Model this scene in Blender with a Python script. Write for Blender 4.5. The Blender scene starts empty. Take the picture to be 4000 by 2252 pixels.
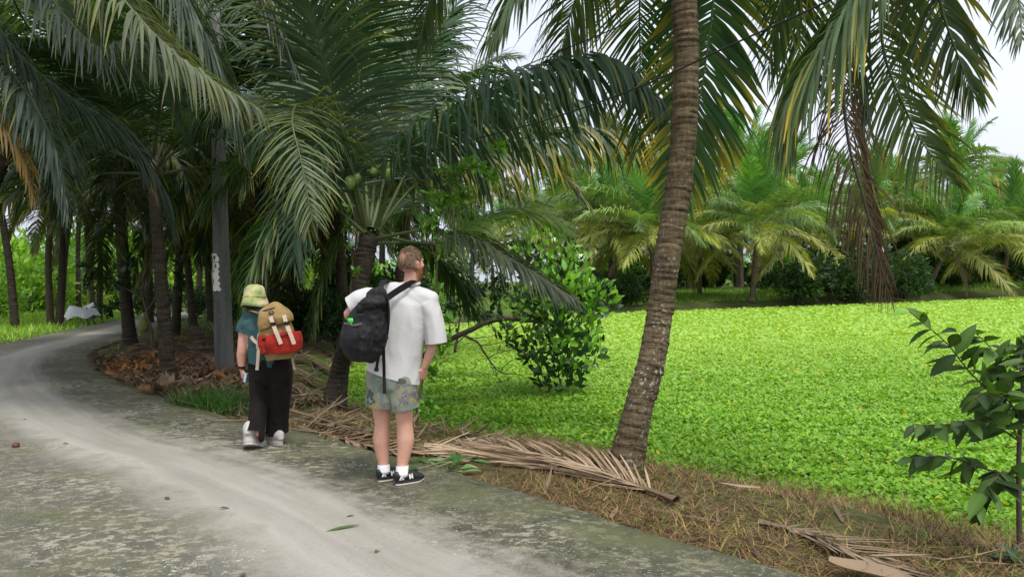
import bpy, bmesh, math, random
import numpy as np
from mathutils import Vector, Matrix, noise as mnoise

S = bpy.context.scene
COL = S.collection
R_ = math.radians

# ------------------------------------------------------------------ camera
CAM_H, FPX, CX, CY = 1.55, 731.0, 512.0, 288.0
PITCH, ROLL = R_(-0.63), R_(1.3)
cam = bpy.data.cameras.new('camera')
cam_o = bpy.data.objects.new('camera', cam)
COL.objects.link(cam_o)
cam.sensor_width = 36.0
cam.lens = 36.0 * FPX / 1024.0
cam.clip_start, cam.clip_end = 0.05, 2000
_f = Vector((0, math.cos(PITCH), math.sin(PITCH)))
_r0 = Vector((1, 0, 0)); _u0 = _r0.cross(_f)
_r = _r0 * math.cos(ROLL) - _u0 * math.sin(ROLL)
_u = _r.cross(_f)
CAMPOS = Vector((0, 0, CAM_H))
cam_o.matrix_world = Matrix((( _r.x, _u.x, -_f.x, 0), (_r.y, _u.y, -_f.y, 0), (_r.z, _u.z, -_f.z, CAM_H), (0, 0, 0, 1)))
S.camera = cam_o
S.render.resolution_x, S.render.resolution_y = 1024, 576

# ------------------------------------------------------------------ sky, sun, exposure
SUN_EL, SUN_AZ = R_(62), R_(150)          # azimuth clockwise from +Y
W = bpy.data.worlds.new('World'); S.world = W; W.use_nodes = True
nt = W.node_tree; nt.nodes.clear()
sky = nt.nodes.new('ShaderNodeTexSky'); sky.sky_type = 'NISHITA'; sky.sun_disc = False
sky.sun_elevation = SUN_EL; sky.sun_rotation = SUN_AZ; sky.dust_density = 6; sky.air_density = 1.0
hs = nt.nodes.new('ShaderNodeHueSaturation'); hs.inputs['Saturation'].default_value = 0.25
bg1 = nt.nodes.new('ShaderNodeBackground'); bg1.inputs['Strength'].default_value = 0.05
# overcast cloud layer: even pale grey with soft mottling
tc = nt.nodes.new('ShaderNodeTexCoord')
nz = nt.nodes.new('ShaderNodeTexNoise'); nz.inputs['Scale'].default_value = 2.2; nz.inputs['Detail'].default_value = 4
rp = nt.nodes.new('ShaderNodeValToRGB')
rp.color_ramp.elements[0].position = 0.25; rp.color_ramp.elements[0].color = (0.56, 0.61, 0.74, 1)
rp.color_ramp.elements[1].position = 0.75; rp.color_ramp.elements[1].color = (0.76, 0.79, 0.88, 1)
bg2 = nt.nodes.new('ShaderNodeBackground'); bg2.inputs['Strength'].default_value = 0.64
ad = nt.nodes.new('ShaderNodeAddShader'); wo = nt.nodes.new('ShaderNodeOutputWorld')
L = nt.links.new
L(sky.outputs[0], hs.inputs['Color']); L(hs.outputs[0], bg1.inputs[0])
L(tc.outputs['Generated'], nz.inputs['Vector']); L(nz.outputs['Fac'], rp.inputs[0]); L(rp.outputs[0], bg2.inputs[0])
L(bg1.outputs[0], ad.inputs[0]); L(bg2.outputs[0], ad.inputs[1]); L(ad.outputs[0], wo.inputs[0])
sl = bpy.data.lights.new('sun', 'SUN'); sl.energy = 1.5; sl.angle = R_(14); sl.color = (1.0, 0.95, 0.86)
so = bpy.data.objects.new('sun', sl); COL.objects.link(so)
sd = Vector((math.sin(SUN_AZ) * math.cos(SUN_EL), math.cos(SUN_AZ) * math.cos(SUN_EL), math.sin(SUN_EL)))
so.rotation_euler = sd.to_track_quat('Z', 'Y').to_euler(); so.location = (10, -10, 30)
S.view_settings.view_transform = 'Standard'; S.view_settings.look = 'None'
S.view_settings.gamma = 1.0; S.view_settings.use_curve_mapping = False
S.view_settings.exposure = 0.75
S.render.engine = 'CYCLES'
S.cycles.max_bounces = 6; S.cycles.diffuse_bounces = 3; S.cycles.transmission_bounces = 4
S.cycles.transparent_max_bounces = 6

# ------------------------------------------------------------------ helpers
def ray(px, py):
    return _f + _r * ((px - CX) / FPX) + _u * ((CY - py) / FPX)
def at(px, py, Y):
    d = ray(px, py); return CAMPOS + d * (Y / d.y)
def gr(px, py, z=0.0):
    d = ray(px, py); return CAMPOS + d * ((z - CAM_H) / d.z)

class MB:
    def __init__(s): s.V = []; s.F = []; s.C = []; s.M = []; s.n = 0; s.smooth = False
    def add(s, V, F, C=(1, 1, 1), m=0):
        V = np.asarray(V, float).reshape(-1, 3)
        F = np.asarray(F, int)
        C = np.asarray(C, float)
        if C.ndim == 1: C = np.tile(C[:3], (len(V), 1))
        s.V.append(V); s.F.append(F + s.n); s.C.append(C[:, :3]); s.M.append(np.full(len(F), m)); s.n += len(V)
        return s
    def mesh(s, name, mats, smooth=False):
        me = bpy.data.meshes.new(name)
        V = np.concatenate(s.V); C = np.concatenate(s.C)
        tot = np.concatenate([np.full(len(f), f.shape[1]) for f in s.F])
        loops = np.concatenate([f.ravel() for f in s.F])
        me.vertices.add(len(V)); me.vertices.foreach_set('co', V.astype(np.float32).ravel())
        me.loops.add(len(loops)); me.loops.foreach_set('vertex_index', loops.astype(np.int32))
        me.polygons.add(len(tot))
        st = np.concatenate([[0], np.cumsum(tot)[:-1]]).astype(np.int32)
        me.polygons.foreach_set('loop_start', st)
        me.polygons.foreach_set('material_index', np.concatenate(s.M).astype(np.int32))
        me.polygons.foreach_set('use_smooth', np.full(len(tot), smooth))
        me.update(calc_edges=True)
        a = me.attributes.new('col', 'FLOAT_COLOR', 'POINT')
        a.data.foreach_set('color', np.c_[C, np.ones(len(C))].astype(np.float32).ravel())
        for m in (mats if isinstance(mats, (list, tuple)) else [mats]): me.materials.append(m)
        return me
def link(name, me, parent=None, loc=(0, 0, 0), rot=(0, 0, 0), sc=None):
    o = bpy.data.objects.new(name, me); COL.objects.link(o)
    o.location = loc; o.rotation_euler = rot
    if sc is not None: o.scale = (sc,) * 3 if np.isscalar(sc) else sc
    if parent: o.parent = parent
    return o
def tag(o, label, cat, group=None, kind=None):
    o['label'] = label; o['category'] = cat
    if group: o['group'] = group
    if kind: o['kind'] = kind
    return o
def struct(o): o['kind'] = 'structure'; return o
def empty(name, loc, label, cat, group=None, rz=0):
    o = link(name, None, None, loc, (0, 0, rz)); o.empty_display_size = 0.2
    return tag(o, label, cat, group)
def nrm(a): return a / np.maximum(np.linalg.norm(a, axis=-1, keepdims=True), 1e-9)
def spline(pts, n):
    P = np.array([list(p) for p in pts], float)
    if len(P) == 2: return P[0] + (P[1] - P[0]) * np.linspace(0, 1, n)[:, None]
    P = np.vstack([2 * P[0] - P[1], P, 2 * P[-1] - P[-2]])
    k = len(P) - 3; out = []
    u = np.linspace(0, k, n)
    for t in u:
        i = min(int(t), k - 1); f = t - i
        a, b, c, d = P[i:i + 4]
        out.append(0.5 * (2 * b + (c - a) * f + (2 * a - 5 * b + 4 * c - d) * f * f + (3 * b - a - 3 * c + d) * f ** 3))
    P = np.array(out)
    s = np.r_[0, np.cumsum(np.linalg.norm(np.diff(P, axis=0), axis=1))]
    q = np.linspace(0, s[-1], n)
    return np.c_[[np.interp(q, s, P[:, j]) for j in range(3)]].T
def frames(P, up=(0, 0, 1), rev=False):
    if rev:
        T, A, B = frames(P[::-1], up); return -T[::-1], A[::-1], -B[::-1]
    T = nrm(np.gradient(P, axis=0))
    A = np.zeros_like(P); a = np.array(up, float)
    if abs(T[0] @ a) > .97: a = np.array((1, 0, 0.01))
    for i in range(len(P)):
        a = a - T[i] * (T[i] @ a); a = a / max(np.linalg.norm(a), 1e-6); A[i] = a
    return T, A, np.cross(T, A)
def tube(P, r, seg=6, up=(0, 0, 1), cap=True, r2=None):
    """swept tube; r (along up) and r2 (along side) per point"""
    P = np.asarray(P, float); n = len(P)
    r = np.broadcast_to(np.asarray(r, float), (n,)); r2 = r if r2 is None else np.broadcast_to(np.asarray(r2, float), (n,))
    T, A, B = frames(P, up)
    th = np.arange(seg) * 2 * math.pi / seg
    V = P[:, None] + A[:, None] * (np.cos(th)[None, :, None] * r[:, None, None]) + B[:, None] * (np.sin(th)[None, :, None] * r2[:, None, None])
    V = V.reshape(-1, 3)
    i = np.arange(n - 1)[:, None] * seg; j = np.arange(seg)[None]; j2 = (j + 1) % seg
    F = np.stack([i + j, i + j2, i + seg + j2, i + seg + j], -1).reshape(-1, 4)
    return V, F
def capfan(V, seg, n):
    a = np.arange(seg); 
    F0 = np.array([[V - 0]]) if False else None
    return a[::-1][None], ((n - 1) * seg + a)[None]
def add_tube(mb, P, r, seg=6, C=(1, 1, 1), m=0, up=(0, 0, 1), r2=None, cap=True):
    V, F = tube(P, r, seg, up, r2=r2)
    mb.add(V, F, C, m); 
    if cap:
        base = mb.n - len(V); n = len(np.asarray(P)); a = np.arange(seg)
        z = np.zeros((0, 3))
        for ring in (a[::-1], (n - 1) * seg + a):
            mb.F.append((ring[None] + base)); mb.M.append(np.array([m]))
    return mb
def box_bm(bm, c, s, rot=None):
    g = bmesh.ops.create_cube(bm, size=1)
    M = Matrix.Translation(Vector(c)) @ (rot.to_4x4() if rot else Matrix.Identity(4)) @ Matrix.Diagonal((*s, 1))
    bmesh.ops.transform(bm, matrix=M, verts=g['verts']); return g['verts']

# ------------------------------------------------------------------ materials
def nodes(name):
    m = bpy.data.materials.new(name); m.use_nodes = True
    t = m.node_tree; b = t.nodes['Principled BSDF']
    return m, t, b, t.nodes.new, t.links.new
def ramp(t, fac, stops):
    r = t.nodes.new('ShaderNodeValToRGB'); e = r.color_ramp.elements
    while len(e) < len(stops): e.new(0.5)
    for i, (p, c) in enumerate(stops):
        e[i].position = p; e[i].color = (*c, 1) if len(c) == 3 else c
    if fac is not None: t.links.new(fac, r.inputs[0])
    return r
def noise_n(t, scale, detail=4, rough=.55, vec=None, coord='Object', dist=0):
    n = t.nodes.new('ShaderNodeTexNoise'); n.inputs['Scale'].default_value = scale
    n.inputs['Detail'].default_value = detail; n.inputs['Roughness'].default_value = rough
    n.inputs['Distortion'].default_value = dist
    if vec is None:
        c = t.nodes.new('ShaderNodeTexCoord'); vec = c.outputs[coord]
    t.links.new(vec, n.inputs['Vector']); return n
def mix(t, a, b, fac, mode='MIX'):
    n = t.nodes.new('ShaderNodeMix'); n.data_type = 'RGBA'; n.blend_type = mode
    for sock, v in ((n.inputs['Factor'], fac), (n.inputs['A'], a), (n.inputs['B'], b)):
        if hasattr(v, 'links') or hasattr(v, 'is_linked'): t.links.new(v, sock)
        elif isinstance(v, (tuple, list)): sock.default_value = (*v[:3], 1)
        else: sock.default_value = v
    return n.outputs['Result']
def bump(t, b, h, strength=.3, dist=.02):
    n = t.nodes.new('ShaderNodeBump'); n.inputs['Strength'].default_value = strength; n.inputs['Distance'].default_value = dist
    t.links.new(h, n.inputs['Height']); t.links.new(n.outputs[0], b.inputs['Normal'])
def mat_simple(name, c, rough=.7, var=.15, scale=20, bmp=0, spec=.4, metal=0, coord='Object'):
    m, t, b, N, K = nodes(name)
    n = noise_n(t, scale, 5, coord=coord)
    r = ramp(t, n.outputs['Fac'], [(.3, tuple(x * (1 - var) for x in c)), (.7, tuple(min(1, x * (1 + var)) for x in c))])
    K(r.outputs[0], b.inputs['Base Color']); b.inputs['Roughness'].default_value = rough
    b.inputs['Specular IOR Level'].default_value = spec; b.inputs['Metallic'].default_value = metal
    if bmp: bump(t, b, n.outputs['Fac'], bmp, .01)
    return m
def mat_leaf(name, rough=.42, trans=.35, spec=.5, tint=(1.5, 1.6, .5), var=.25):
    """leaf: colour from the 'col' attribute, light passes through"""
    m, t, b, N, K = nodes(name)
    a = N('ShaderNodeAttribute'); a.attribute_name = 'col'
    oi = N('ShaderNodeObjectInfo')
    mr = N('ShaderNodeMapRange'); mr.inputs['To Min'].default_value = 1 - var; mr.inputs['To Max'].default_value = 1 + var
    K(oi.outputs['Random'], mr.inputs['Value'])
    h = N('ShaderNodeHueSaturation'); K(a.outputs['Color'], h.inputs['Color']); K(mr.outputs[0], h.inputs['Value'])
    K(h.outputs[0], b.inputs['Base Color']); b.inputs['Roughness'].default_value = rough
    b.inputs['Specular IOR Level'].default_value = spec
    tr = N('ShaderNodeBsdfTranslucent')
    mu = mix(t, h.outputs[0], tint, 1.0, 'MULTIPLY'); K(mu, tr.inputs['Color'])
    mx = N('ShaderNodeMixShader'); mx.inputs[0].default_value = trans
    K(b.outputs[0], mx.inputs[1]); K(tr.outputs[0], mx.inputs[2])
    out = t.nodes['Material Output']; K(mx.outputs[0], out.inputs['Surface'])
    return m
def mat_col(name, rough=.8, spec=.3, bscale=0, bstr=.3):
    m, t, b, N, K = nodes(name)
    a = N('ShaderNodeAttribute'); a.attribute_name = 'col'
    K(a.outputs['Color'], b.inputs['Base Color']); b.inputs['Roughness'].default_value = rough
    b.inputs['Specular IOR Level'].default_value = spec
    if bscale:
        n = noise_n(t, bscale, 5); bump(t, b, n.outputs['Fac'], bstr, .01)
        K(mix(t, a.outputs['Color'], (.5, .5, .5), n.outputs['Fac'], 'OVERLAY'), b.inputs['Base Color'])
    return m

M_FROND = mat_leaf('palm_leaflet', rough=.48, trans=.32, spec=.45)
M_RACHIS = mat_col('palm_midrib', .5, .4)
M_DRY = mat_leaf('dry_leaflet', rough=.7, trans=.12, spec=.25, tint=(1.2, 1.0, .8), var=.2)
M_LEAF = mat_leaf('broad_leaf', rough=.3, trans=.3, spec=.6)
M_SHRUB = mat_leaf('shrub_leaf', rough=.45, trans=.42, spec=.4, tint=(1.4, 1.5, .5))
M_POND = mat_leaf('pond_leaf', rough=.5, trans=.35, spec=.35, tint=(1.3, 1.3, .5), var=0)
M_TWIG = mat_simple('twig_bark', (.075, .055, .04), .85, .4, 40, .4)
M_DARKBARK = mat_simple('stem_bark', (.12, .085, .055), .85, .4, 30, .4)

def mat_trunk(name, dark, light, lichen=.5):
    m, t, b, N, K = nodes(name)
    c = N('ShaderNodeTexCoord')
    mp = N('ShaderNodeMapping'); mp.inputs['Scale'].default_value = (5, 5, 34); K(c.outputs['Object'], mp.inputs[0])
    n1 = noise_n(t, 1.0, 6, .65, mp.outputs[0])
    mp2 = N('ShaderNodeMapping'); mp2.inputs['Scale'].default_value = (40, 40, 7); K(c.outputs['Object'], mp2.inputs[0])
    n2 = noise_n(t, 1.0, 4, .6, mp2.outputs[0])
    r1 = ramp(t, n1.outputs['Fac'], [(.3, dark), (.72, light)])
    r2 = ramp(t, n2.outputs['Fac'], [(.3, (.55, .53, .5)), (.75, (1.25, 1.2, 1.15))])
    base = mix(t, r1.outputs[0], r2.outputs[0], .8, 'MULTIPLY')
    # lichen: pale round-edged blotches, patchy
    n3 = noise_n(t, 34, 3, .5, c.outputs['Object']); n4 = noise_n(t, 3.2, 3, .5, c.outputs['Object'])
    a3 = ramp(t, n3.outputs['Fac'], [(.57, (0, 0, 0)), (.64, (1, 1, 1))])
    a4 = ramp(t, n4.outputs['Fac'], [(.42, (0, 0, 0)), (.6, (lichen,) * 3)])
    sz = N('ShaderNodeSeparateXYZ'); K(c.outputs['Object'], sz.inputs[0]); zr = ramp(t, None, [(0, (1, 1, 1)), (.4, (.8,) * 3), (.7, (.08,) * 3)]); zm = N('ShaderNodeMath'); zm.operation = 'MULTIPLY'; zm.inputs[1].default_value = .25; K(sz.outputs['Z'], zm.inputs[0]); K(zm.outputs[0], zr.inputs[0])
    f = mix(t, mix(t, a3.outputs[0], a4.outputs[0], 1.0, 'MULTIPLY'), zr.outputs[0], 1.0, 'MULTIPLY')
    fin = mix(t, base, (.38, .385, .32), f)
    K(fin, b.inputs['Base Color']); b.inputs['Roughness'].default_value = .9; b.inputs['Specular IOR Level'].default_value = .2
    ad = N('ShaderNodeMath'); ad.operation = 'ADD'; K(n1.outputs['Fac'], ad.inputs[0]); K(n2.outputs['Fac'], ad.inputs[1])
    bump(t, b, ad.outputs[0], .6, .02)
    return m
M_TRUNK_NEAR = mat_trunk('palm_bark_mossy', (.045, .034, .018), (.21, .165, .10), 1.0)
M_TRUNK = mat_trunk('palm_bark', (.05, .04, .03), (.19, .15, .11), .35)
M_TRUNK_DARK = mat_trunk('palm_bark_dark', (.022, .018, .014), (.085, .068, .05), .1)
M_COCO = mat_simple('green_coconut', (.16, .25, .055), .45, .25, 9, 0, .5)
M_HUSK = mat_simple('coconut_husk', (.17, .10, .055), .9, .5, 14, .6, .2)

# ------------------------------------------------------------------ ground, road, pond
ROAD_R_PX = [(815, 576.6), (700, 543), (596.5, 517), (540, 499), (493, 483), (421.5, 461), (302, 431), (246.5, 421.5), (171, 400), (120, 381),
             (96, 366), (93, 352), (110, 344), (131, 336), (165, 324), (190, 317), (215, 311)]
rr = [gr(*p) for p in ROAD_R_PX]
rr = [Vector((rr[0].x + 2.6, rr[0].y - 2.4, 0)), Vector((rr[0].x + 1.2, rr[0].y - 1.15, 0))] + rr
rr.append(rr[-1] + Vector((-1.5, 14, 0))); rr.append(rr[-1] + Vector((2, 25, 0)))
RR = spline(rr, 160)
_t = nrm(np.gradient(RR, axis=0)); _nrm = np.c_[-_t[:, 1], _t[:, 0], 0 * _t[:, 0]]
# offset (smoothed normals so the inner bend does not fold)
for _ in range(12): _nrm[1:-1] = nrm(_nrm[:-2] + _nrm[1:-1] + _nrm[2:])
RWID = 3.25
RL = RR + _nrm * RWID

POND_NEAR_PX = [(352, 411), (395, 427), (437, 437), (517, 447), (620, 466), (676, 478), (795, 502), (914.6, 527), (1022, 556)]
pn = [gr(x, y, -.38) for x, y in POND_NEAR_PX]
POND_FAR_PX = [(560, 316), (620, 313.5), (700, 310.5), (835, 306), (930, 302), (1018, 297.5), (1100, 293.5)]
pf = [gr(x, y, -.4) for x, y in POND_FAR_PX]
poly = [(-5.2, 30), (-4.0, 18), (-2.9, 11.5)] + [(p.x, p.y) for p in pn] + [(5.2, 3.2), (9, 0.2), (18, -6), (60, -8), (70, 40)] + [(p.x, p.y) for p in reversed(pf)]
poly = np.array(poly)
def pond_sd(x, y):
    """signed distance to the pond outline, negative in the water"""
    x = np.asarray(x, float); y = np.asarray(y, float)
    d = np.full(x.shape, 1e9); ins = np.zeros(x.shape, bool)
    n = len(poly)
    for i in range(n):
        a, b = poly[i], poly[(i + 1) % n]
        e = b - a; l2 = e @ e
        t = np.clip(((x - a[0]) * e[0] + (y - a[1]) * e[1]) / l2, 0, 1)
        d = np.minimum(d, np.hypot(x - a[0] - t * e[0], y - a[1] - t * e[1]))
        c = ((a[1] > y) != (b[1] > y)); 
        with np.errstate(divide='ignore', invalid='ignore'):
            xi = (b[0] - a[0]) * (y - a[1]) / (b[1] - a[1]) + a[0]
        ins ^= c & (x < xi)
    return np.where(ins, -d, d)
def road_dist(x, y):
    C = (RR + RL) / 2
    x = np.asarray(x, float).ravel(); y = np.asarray(y, float).ravel(); d = np.full(x.shape, 1e9)
    for c in C[::2]: d = np.minimum(d, np.hypot(x - c[0], y - c[1]))
    return d
def vnoise(x, y, s, seed=0):
    """cheap smooth value noise"""
    rs = np.random.RandomState(seed); ph = rs.rand(6, 3)
    o = 0
    for k in range(6):
        a = ph[k, 0] * 6.283; o = o + np.sin((np.cos(a) * x + np.sin(a) * y) * s * (0.6 + ph[k, 1]) + ph[k, 2] * 6.283 + 1.3 * np.sin(x * s * .37 + k))
    return o / 6
def ss(a, b, x):
    t = np.clip((x - a) / (b - a), 0, 1); return t * t * (3 - 2 * t)
def hgt(x, y):
    d = pond_sd(x, y)
    x = np.asarray(x, float); y = np.asarray(y, float)
    rd = road_dist(x, y).reshape(x.shape)
    top = -.05 + (.035 * vnoise(x, y, 2.3, 1) + .02 * vnoise(x, y, 6, 2)) * ss(1.7, 2.4, rd) + .25 * ss(2.0, 4, rd) * ss(30, 60, np.hypot(x, y)) \
        + .09 * ss(1.8, 2.8, rd) * ss(3, 7, d)
    return top * ss(0, 1.0, d) + (-.75 + .33 * ss(-1.2, 0, d)) * (1 - ss(0, 1.0, d))
def axis(lo, hi, fine_lo, fine_hi, step, grow):
    a = list(np.arange(fine_lo, fine_hi, step)); s = step
    while a[-1] < hi: s *= grow; a.append(a[-1] + s)
    s = step; b = [a[0]]
    while b[-1] > lo: s *= grow; b.append(b[-1] - s)
    return np.array(b[::-1][:-1] + a)
gx = axis(-320, 320, -7, 8, .16, 1.09); gy = axis(-60, 620, 1.5, 16, .16, 1.09)
X, Y = np.meshgrid(gx, gy); Z = hgt(X, Y)
nx, ny = len(gx), len(gy)
i = (np.arange(ny - 1)[:, None] * nx + np.arange(nx - 1)[None]).ravel()
dP = pond_sd(X, Y); dR = road_dist(X, Y).reshape(X.shape)
litter = ss(.0, 2.5, dP) * (1 - ss(20, 28, Y)) * ss(-13, -9, X)
litter = np.maximum(litter, (1 - ss(1.6, 3.2, dR)) * (1 - ss(24, 34, Y)) * ss(-10, -7, X))
green = np.clip(.62 + .45 * vnoise(X, Y, .35, 5) + .3 * vnoise(X, Y, 1.6, 7), 0, 1)
c_soil = np.array((.075, .055, .036)); c_lit = np.array((.135, .09, .056)); c_gr = np.array((.10, .20, .03))
Cg = c_soil + (c_gr - c_soil) * green[..., None]
Cg = Cg + (c_lit - Cg) * (litter * .85)[..., None]
bank = (1 - ss(.3, 1.4, dP)) * (Y > 25)
Cg = Cg + (np.array((.05, .04, .03)) - Cg) * bank[..., None]
mb = MB(); mb.add(np.c_[X.ravel(), Y.ravel(), Z.ravel()], np.stack([i, i + 1, i + nx + 1, i + nx], 1), Cg.reshape(-1, 3))
m, t, b, N, K = nodes('soil_and_litter')
a = N('ShaderNodeAttribute'); a.attribute_name = 'col'
n1 = noise_n(t, 9, 8, .7); n2 = noise_n(t, 70, 4, .6)
r1 = ramp(t, n1.outputs['Fac'], [(.25, (.35, .33, .3)), (.75, (1.5, 1.45, 1.35))])
K(mix(t, a.outputs['Color'], r1.outputs[0], 1, 'MULTIPLY'), b.inputs['Base Color'])
b.inputs['Roughness'].default_value = .95; b.inputs['Specular IOR Level'].default_value = .15
bump(t, b, n2.outputs['Fac'], .8, .03)
ground = struct(link('ground', mb.mesh('ground', m, True)))

# road slab with a real edge; uv.x runs across, uv.y along
def build_road():
    nu = 26; n = len(RR); rs = np.random.RandomState(3)
    V = []; UV = []
    s = np.r_[0, np.cumsum(np.linalg.norm(np.diff(RR, axis=0), axis=1))]
    wob = .05 * np.sin(s * 3.1) * np.sin(s * 1.3 + 1) + .035 * np.sin(s * 7.7 + 2) + rs.normal(0, .012, n)
    for i in range(n):
        for j in range(nu):
            u = j / (nu - 1); uu = u
            p = RR[i] + _nrm[i] * (RWID * u)
            if j == 0: p = p + _nrm[i] * wob[i]
            z = .018 * math.sin(u * math.pi) + .004 * math.sin(p[0] * 5 + p[1] * 3)
            V.append((p[0], p[1], z)); UV.append((u, s[i] / RWID))
    i = (np.arange(n - 1)[:, None] * nu + np.arange(nu - 1)[None]).ravel()
    F = np.stack([i, i + nu, i + nu + 1, i + 1], 1)
    # skirts
    V = np.array(V); UV = np.array(UV); k = len(V)
    for col, outw in ((0, -1), (nu - 1, 1)):
        e = np.arange(n) * nu + col
        lo = V[e] + _nrm * outw * .03; lo[:, 2] = -.16
        b0 = len(V); V = np.vstack([V, lo]); UV = np.vstack([UV, UV[e]])
        a = e[:-1]; c = e[1:]; d = b0 + np.arange(n - 1)
        F = np.vstack([F, np.stack([a, d, d + 1, c], 1) if col == 0 else np.stack([c, d + 1, d, a], 1)])
    mb = MB(); mb.add(V, F[:, ::-1])
    m, t, b, N, K = nodes('weathered_concrete')
    me = mb.mesh('road', m, True)
    uvl = me.uv_layers.new(name='UVMap'); li = np.zeros(len(me.loops), np.int32); me.loops.foreach_get('vertex_index', li)
    uvl.data.foreach_set('uv', UV[li].astype(np.float32).ravel())
    tc = N('ShaderNodeTexCoord'); ob = tc.outputs['Object']
    big = noise_n(t, .55, 5, .6, ob); mid = noise_n(t, 2.6, 10, .74, ob, dist=.3); fine = noise_n(t, 26, 5, .65, ob); grit = noise_n(t, 140, 3, .6, ob)
    # streaks drawn along the road
    mp = N('ShaderNodeMapping'); mp.inputs['Scale'].default_value = (16, 1.1, 1); K(tc.outputs['UV'], mp.inputs[0])
    st = noise_n(t, 1, 5, .6, mp.outputs[0])
    sp = N('ShaderNodeSeparateXYZ'); K(tc.outputs['UV'], sp.inputs[0])
    # worn wheel track across the middle of the road
    ax = N('ShaderNodeMath'); ax.operation = 'MULTIPLY_ADD'; K(mid.outputs['Fac'], ax.inputs[0]); ax.inputs[1].default_value = .24; K(sp.outputs['X'], ax.inputs[2])
    ax2 = N('ShaderNodeMath'); ax2.operation = 'MULTIPLY_ADD'; K(st.outputs['Fac'], ax2.inputs[0]); ax2.inputs[1].default_value = .16; K(ax.outputs[0], ax2.inputs[2])
    tr = ramp(t, ax2.outputs[0], [(.0, (0, 0, 0)), (.42, (.03,) * 3), (.56, (.85,) * 3), (.74, (1, 1, 1)), (.86, (.2,) * 3), (1.0, (.12,) * 3)])
    moss = ramp(t, mid.outputs['Fac'], [(.32, (.032, .033, .022)), (.45, (.062, .062, .040)), (.55, (.098, .094, .062)), (.66, (.16, .146, .105)), (.78, (.29, .265, .20))])
    clean = ramp(t, st.outputs['Fac'], [(.3, (.27, .258, .22)), (.7, (.37, .355, .31))])
    c1 = mix(t, moss.outputs[0], clean.outputs[0], tr.outputs[0])
    # pale spalled flakes and dark pits
    sc = N('ShaderNodeMapping'); sc.inputs['Scale'].default_value = (1, 1.5, 1); sc.inputs['Rotation'].default_value = (0, 0, .8); K(ob, sc.inputs[0])
    fl = noise_n(t, 9, 8, .74, sc.outputs[0]); fm = ramp(t, fl.outputs['Fac'], [(.52, (0, 0, 0)), (.55, (1, 1, 1))])
    fb = ramp(t, big.outputs['Fac'], [(.42, (.12,) * 3), (.56, (.9,) * 3)])
    inv = N('ShaderNodeInvert'); K(tr.outputs[0], inv.inputs['Color'])
    ff = mix(t, mix(t, fm.outputs[0], fb.outputs[0], 1, 'MULTIPLY'), inv.outputs[0], 1, 'MULTIPLY')
    c2 = mix(t, c1, (.36, .325, .25), ff)
    sk = noise_n(t, 62, 3, .6, ob); skm = ramp(t, sk.outputs['Fac'], [(.63, (0, 0, 0)), (.66, (.8,) * 3)]); c2 = mix(t, c2, (.45, .42, .36), mix(t, skm.outputs[0], inv.outputs[0], 1, 'MULTIPLY')); sd_ = ramp(t, sk.outputs['Fac'], [(.30, (.35,) * 3), (.36, (1,) * 3)]); c2 = mix(t, c2, sd_.outputs[0], .8, 'MULTIPLY')
    dk = ramp(t, fine.outputs['Fac'], [(.30, (.45, .44, .40)), (.46, (1, 1, 1))])
    c3 = mix(t, c2, dk.outputs[0], mix(t, (.7, .7, .7), (.1, .1, .1), tr.outputs[0]), 'MULTIPLY')
    # green algae along both edges and in patches
    ed = ramp(t, sp.outputs['X'], [(0, (1, 1, 1)), (.10, (.25,) * 3), (.3, (0, 0, 0)), (.85, (0, 0, 0)), (1, (.6,) * 3)])
    ga = noise_n(t, 1.3, 5, .6, ob); gm = ramp(t, ga.outputs['Fac'], [(.48, (0, 0, 0)), (.68, (.7,) * 3)])
    g1 = mix(t, mix(t, gm.outputs[0], ed.outputs[0], .35, 'ADD'), inv.outputs[0], 1, 'MULTIPLY')
    c4 = mix(t, c3, (.085, .095, .035), g1)
    # white lime splashes
    wv = noise_n(t, 38, 4, .7, ob); wm = ramp(t, wv.outputs['Fac'], [(.60, (0, 0, 0)), (.64, (1, 1, 1))])
    wb = noise_n(t, .9, 3, .5, ob); wbm = ramp(t, wb.outputs['Fac'], [(.56, (0, 0, 0)), (.64, (.9,) * 3)])
    c5 = mix(t, c4, (.62, .62, .60), mix(t, wm.outputs[0], wbm.outputs[0], 1, 'MULTIPLY'))
    K(c5, b.inputs['Base Color']); b.inputs['Specular IOR Level'].default_value = .3
    rg = ramp(t, mid.outputs['Fac'], [(.3, (.62,) * 3), (.7, (.9,) * 3)]); K(rg.outputs[0], b.inputs['Roughness'])
    h = N('ShaderNodeMath'); h.operation = 'ADD'; K(fine.outputs['Fac'], h.inputs[0]); K(grit.outputs['Fac'], h.inputs[1])
    bump(t, b, h.outputs[0], .25, .010)
    struct(link('road', me))
build_road()

# pond water sheet
m, t, b, N, K = nodes('pond_water')
n1 = noise_n(t, 3.5, 5, .6); r1 = ramp(t, n1.outputs['Fac'], [(.3, (.05, .13, .012)), (.7, (.12, .25, .02))])
K(r1.outputs[0], b.inputs['Base Color']); b.inputs['Roughness'].default_value = .6; b.inputs['Specular IOR Level'].default_value = .2
pts2 = spline([Vector((*p, 0)) for p in np.vstack([poly, poly[:1]])], 120)[:-1]
cen = poly.mean(0)
mb = MB(); ring = np.c_[pts2[:, :2], np.full(len(pts2), -.42)]
mb.add(ring, np.arange(len(ring))[None])
struct(link('pond_water', mb.mesh('pond_water', m)))

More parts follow.
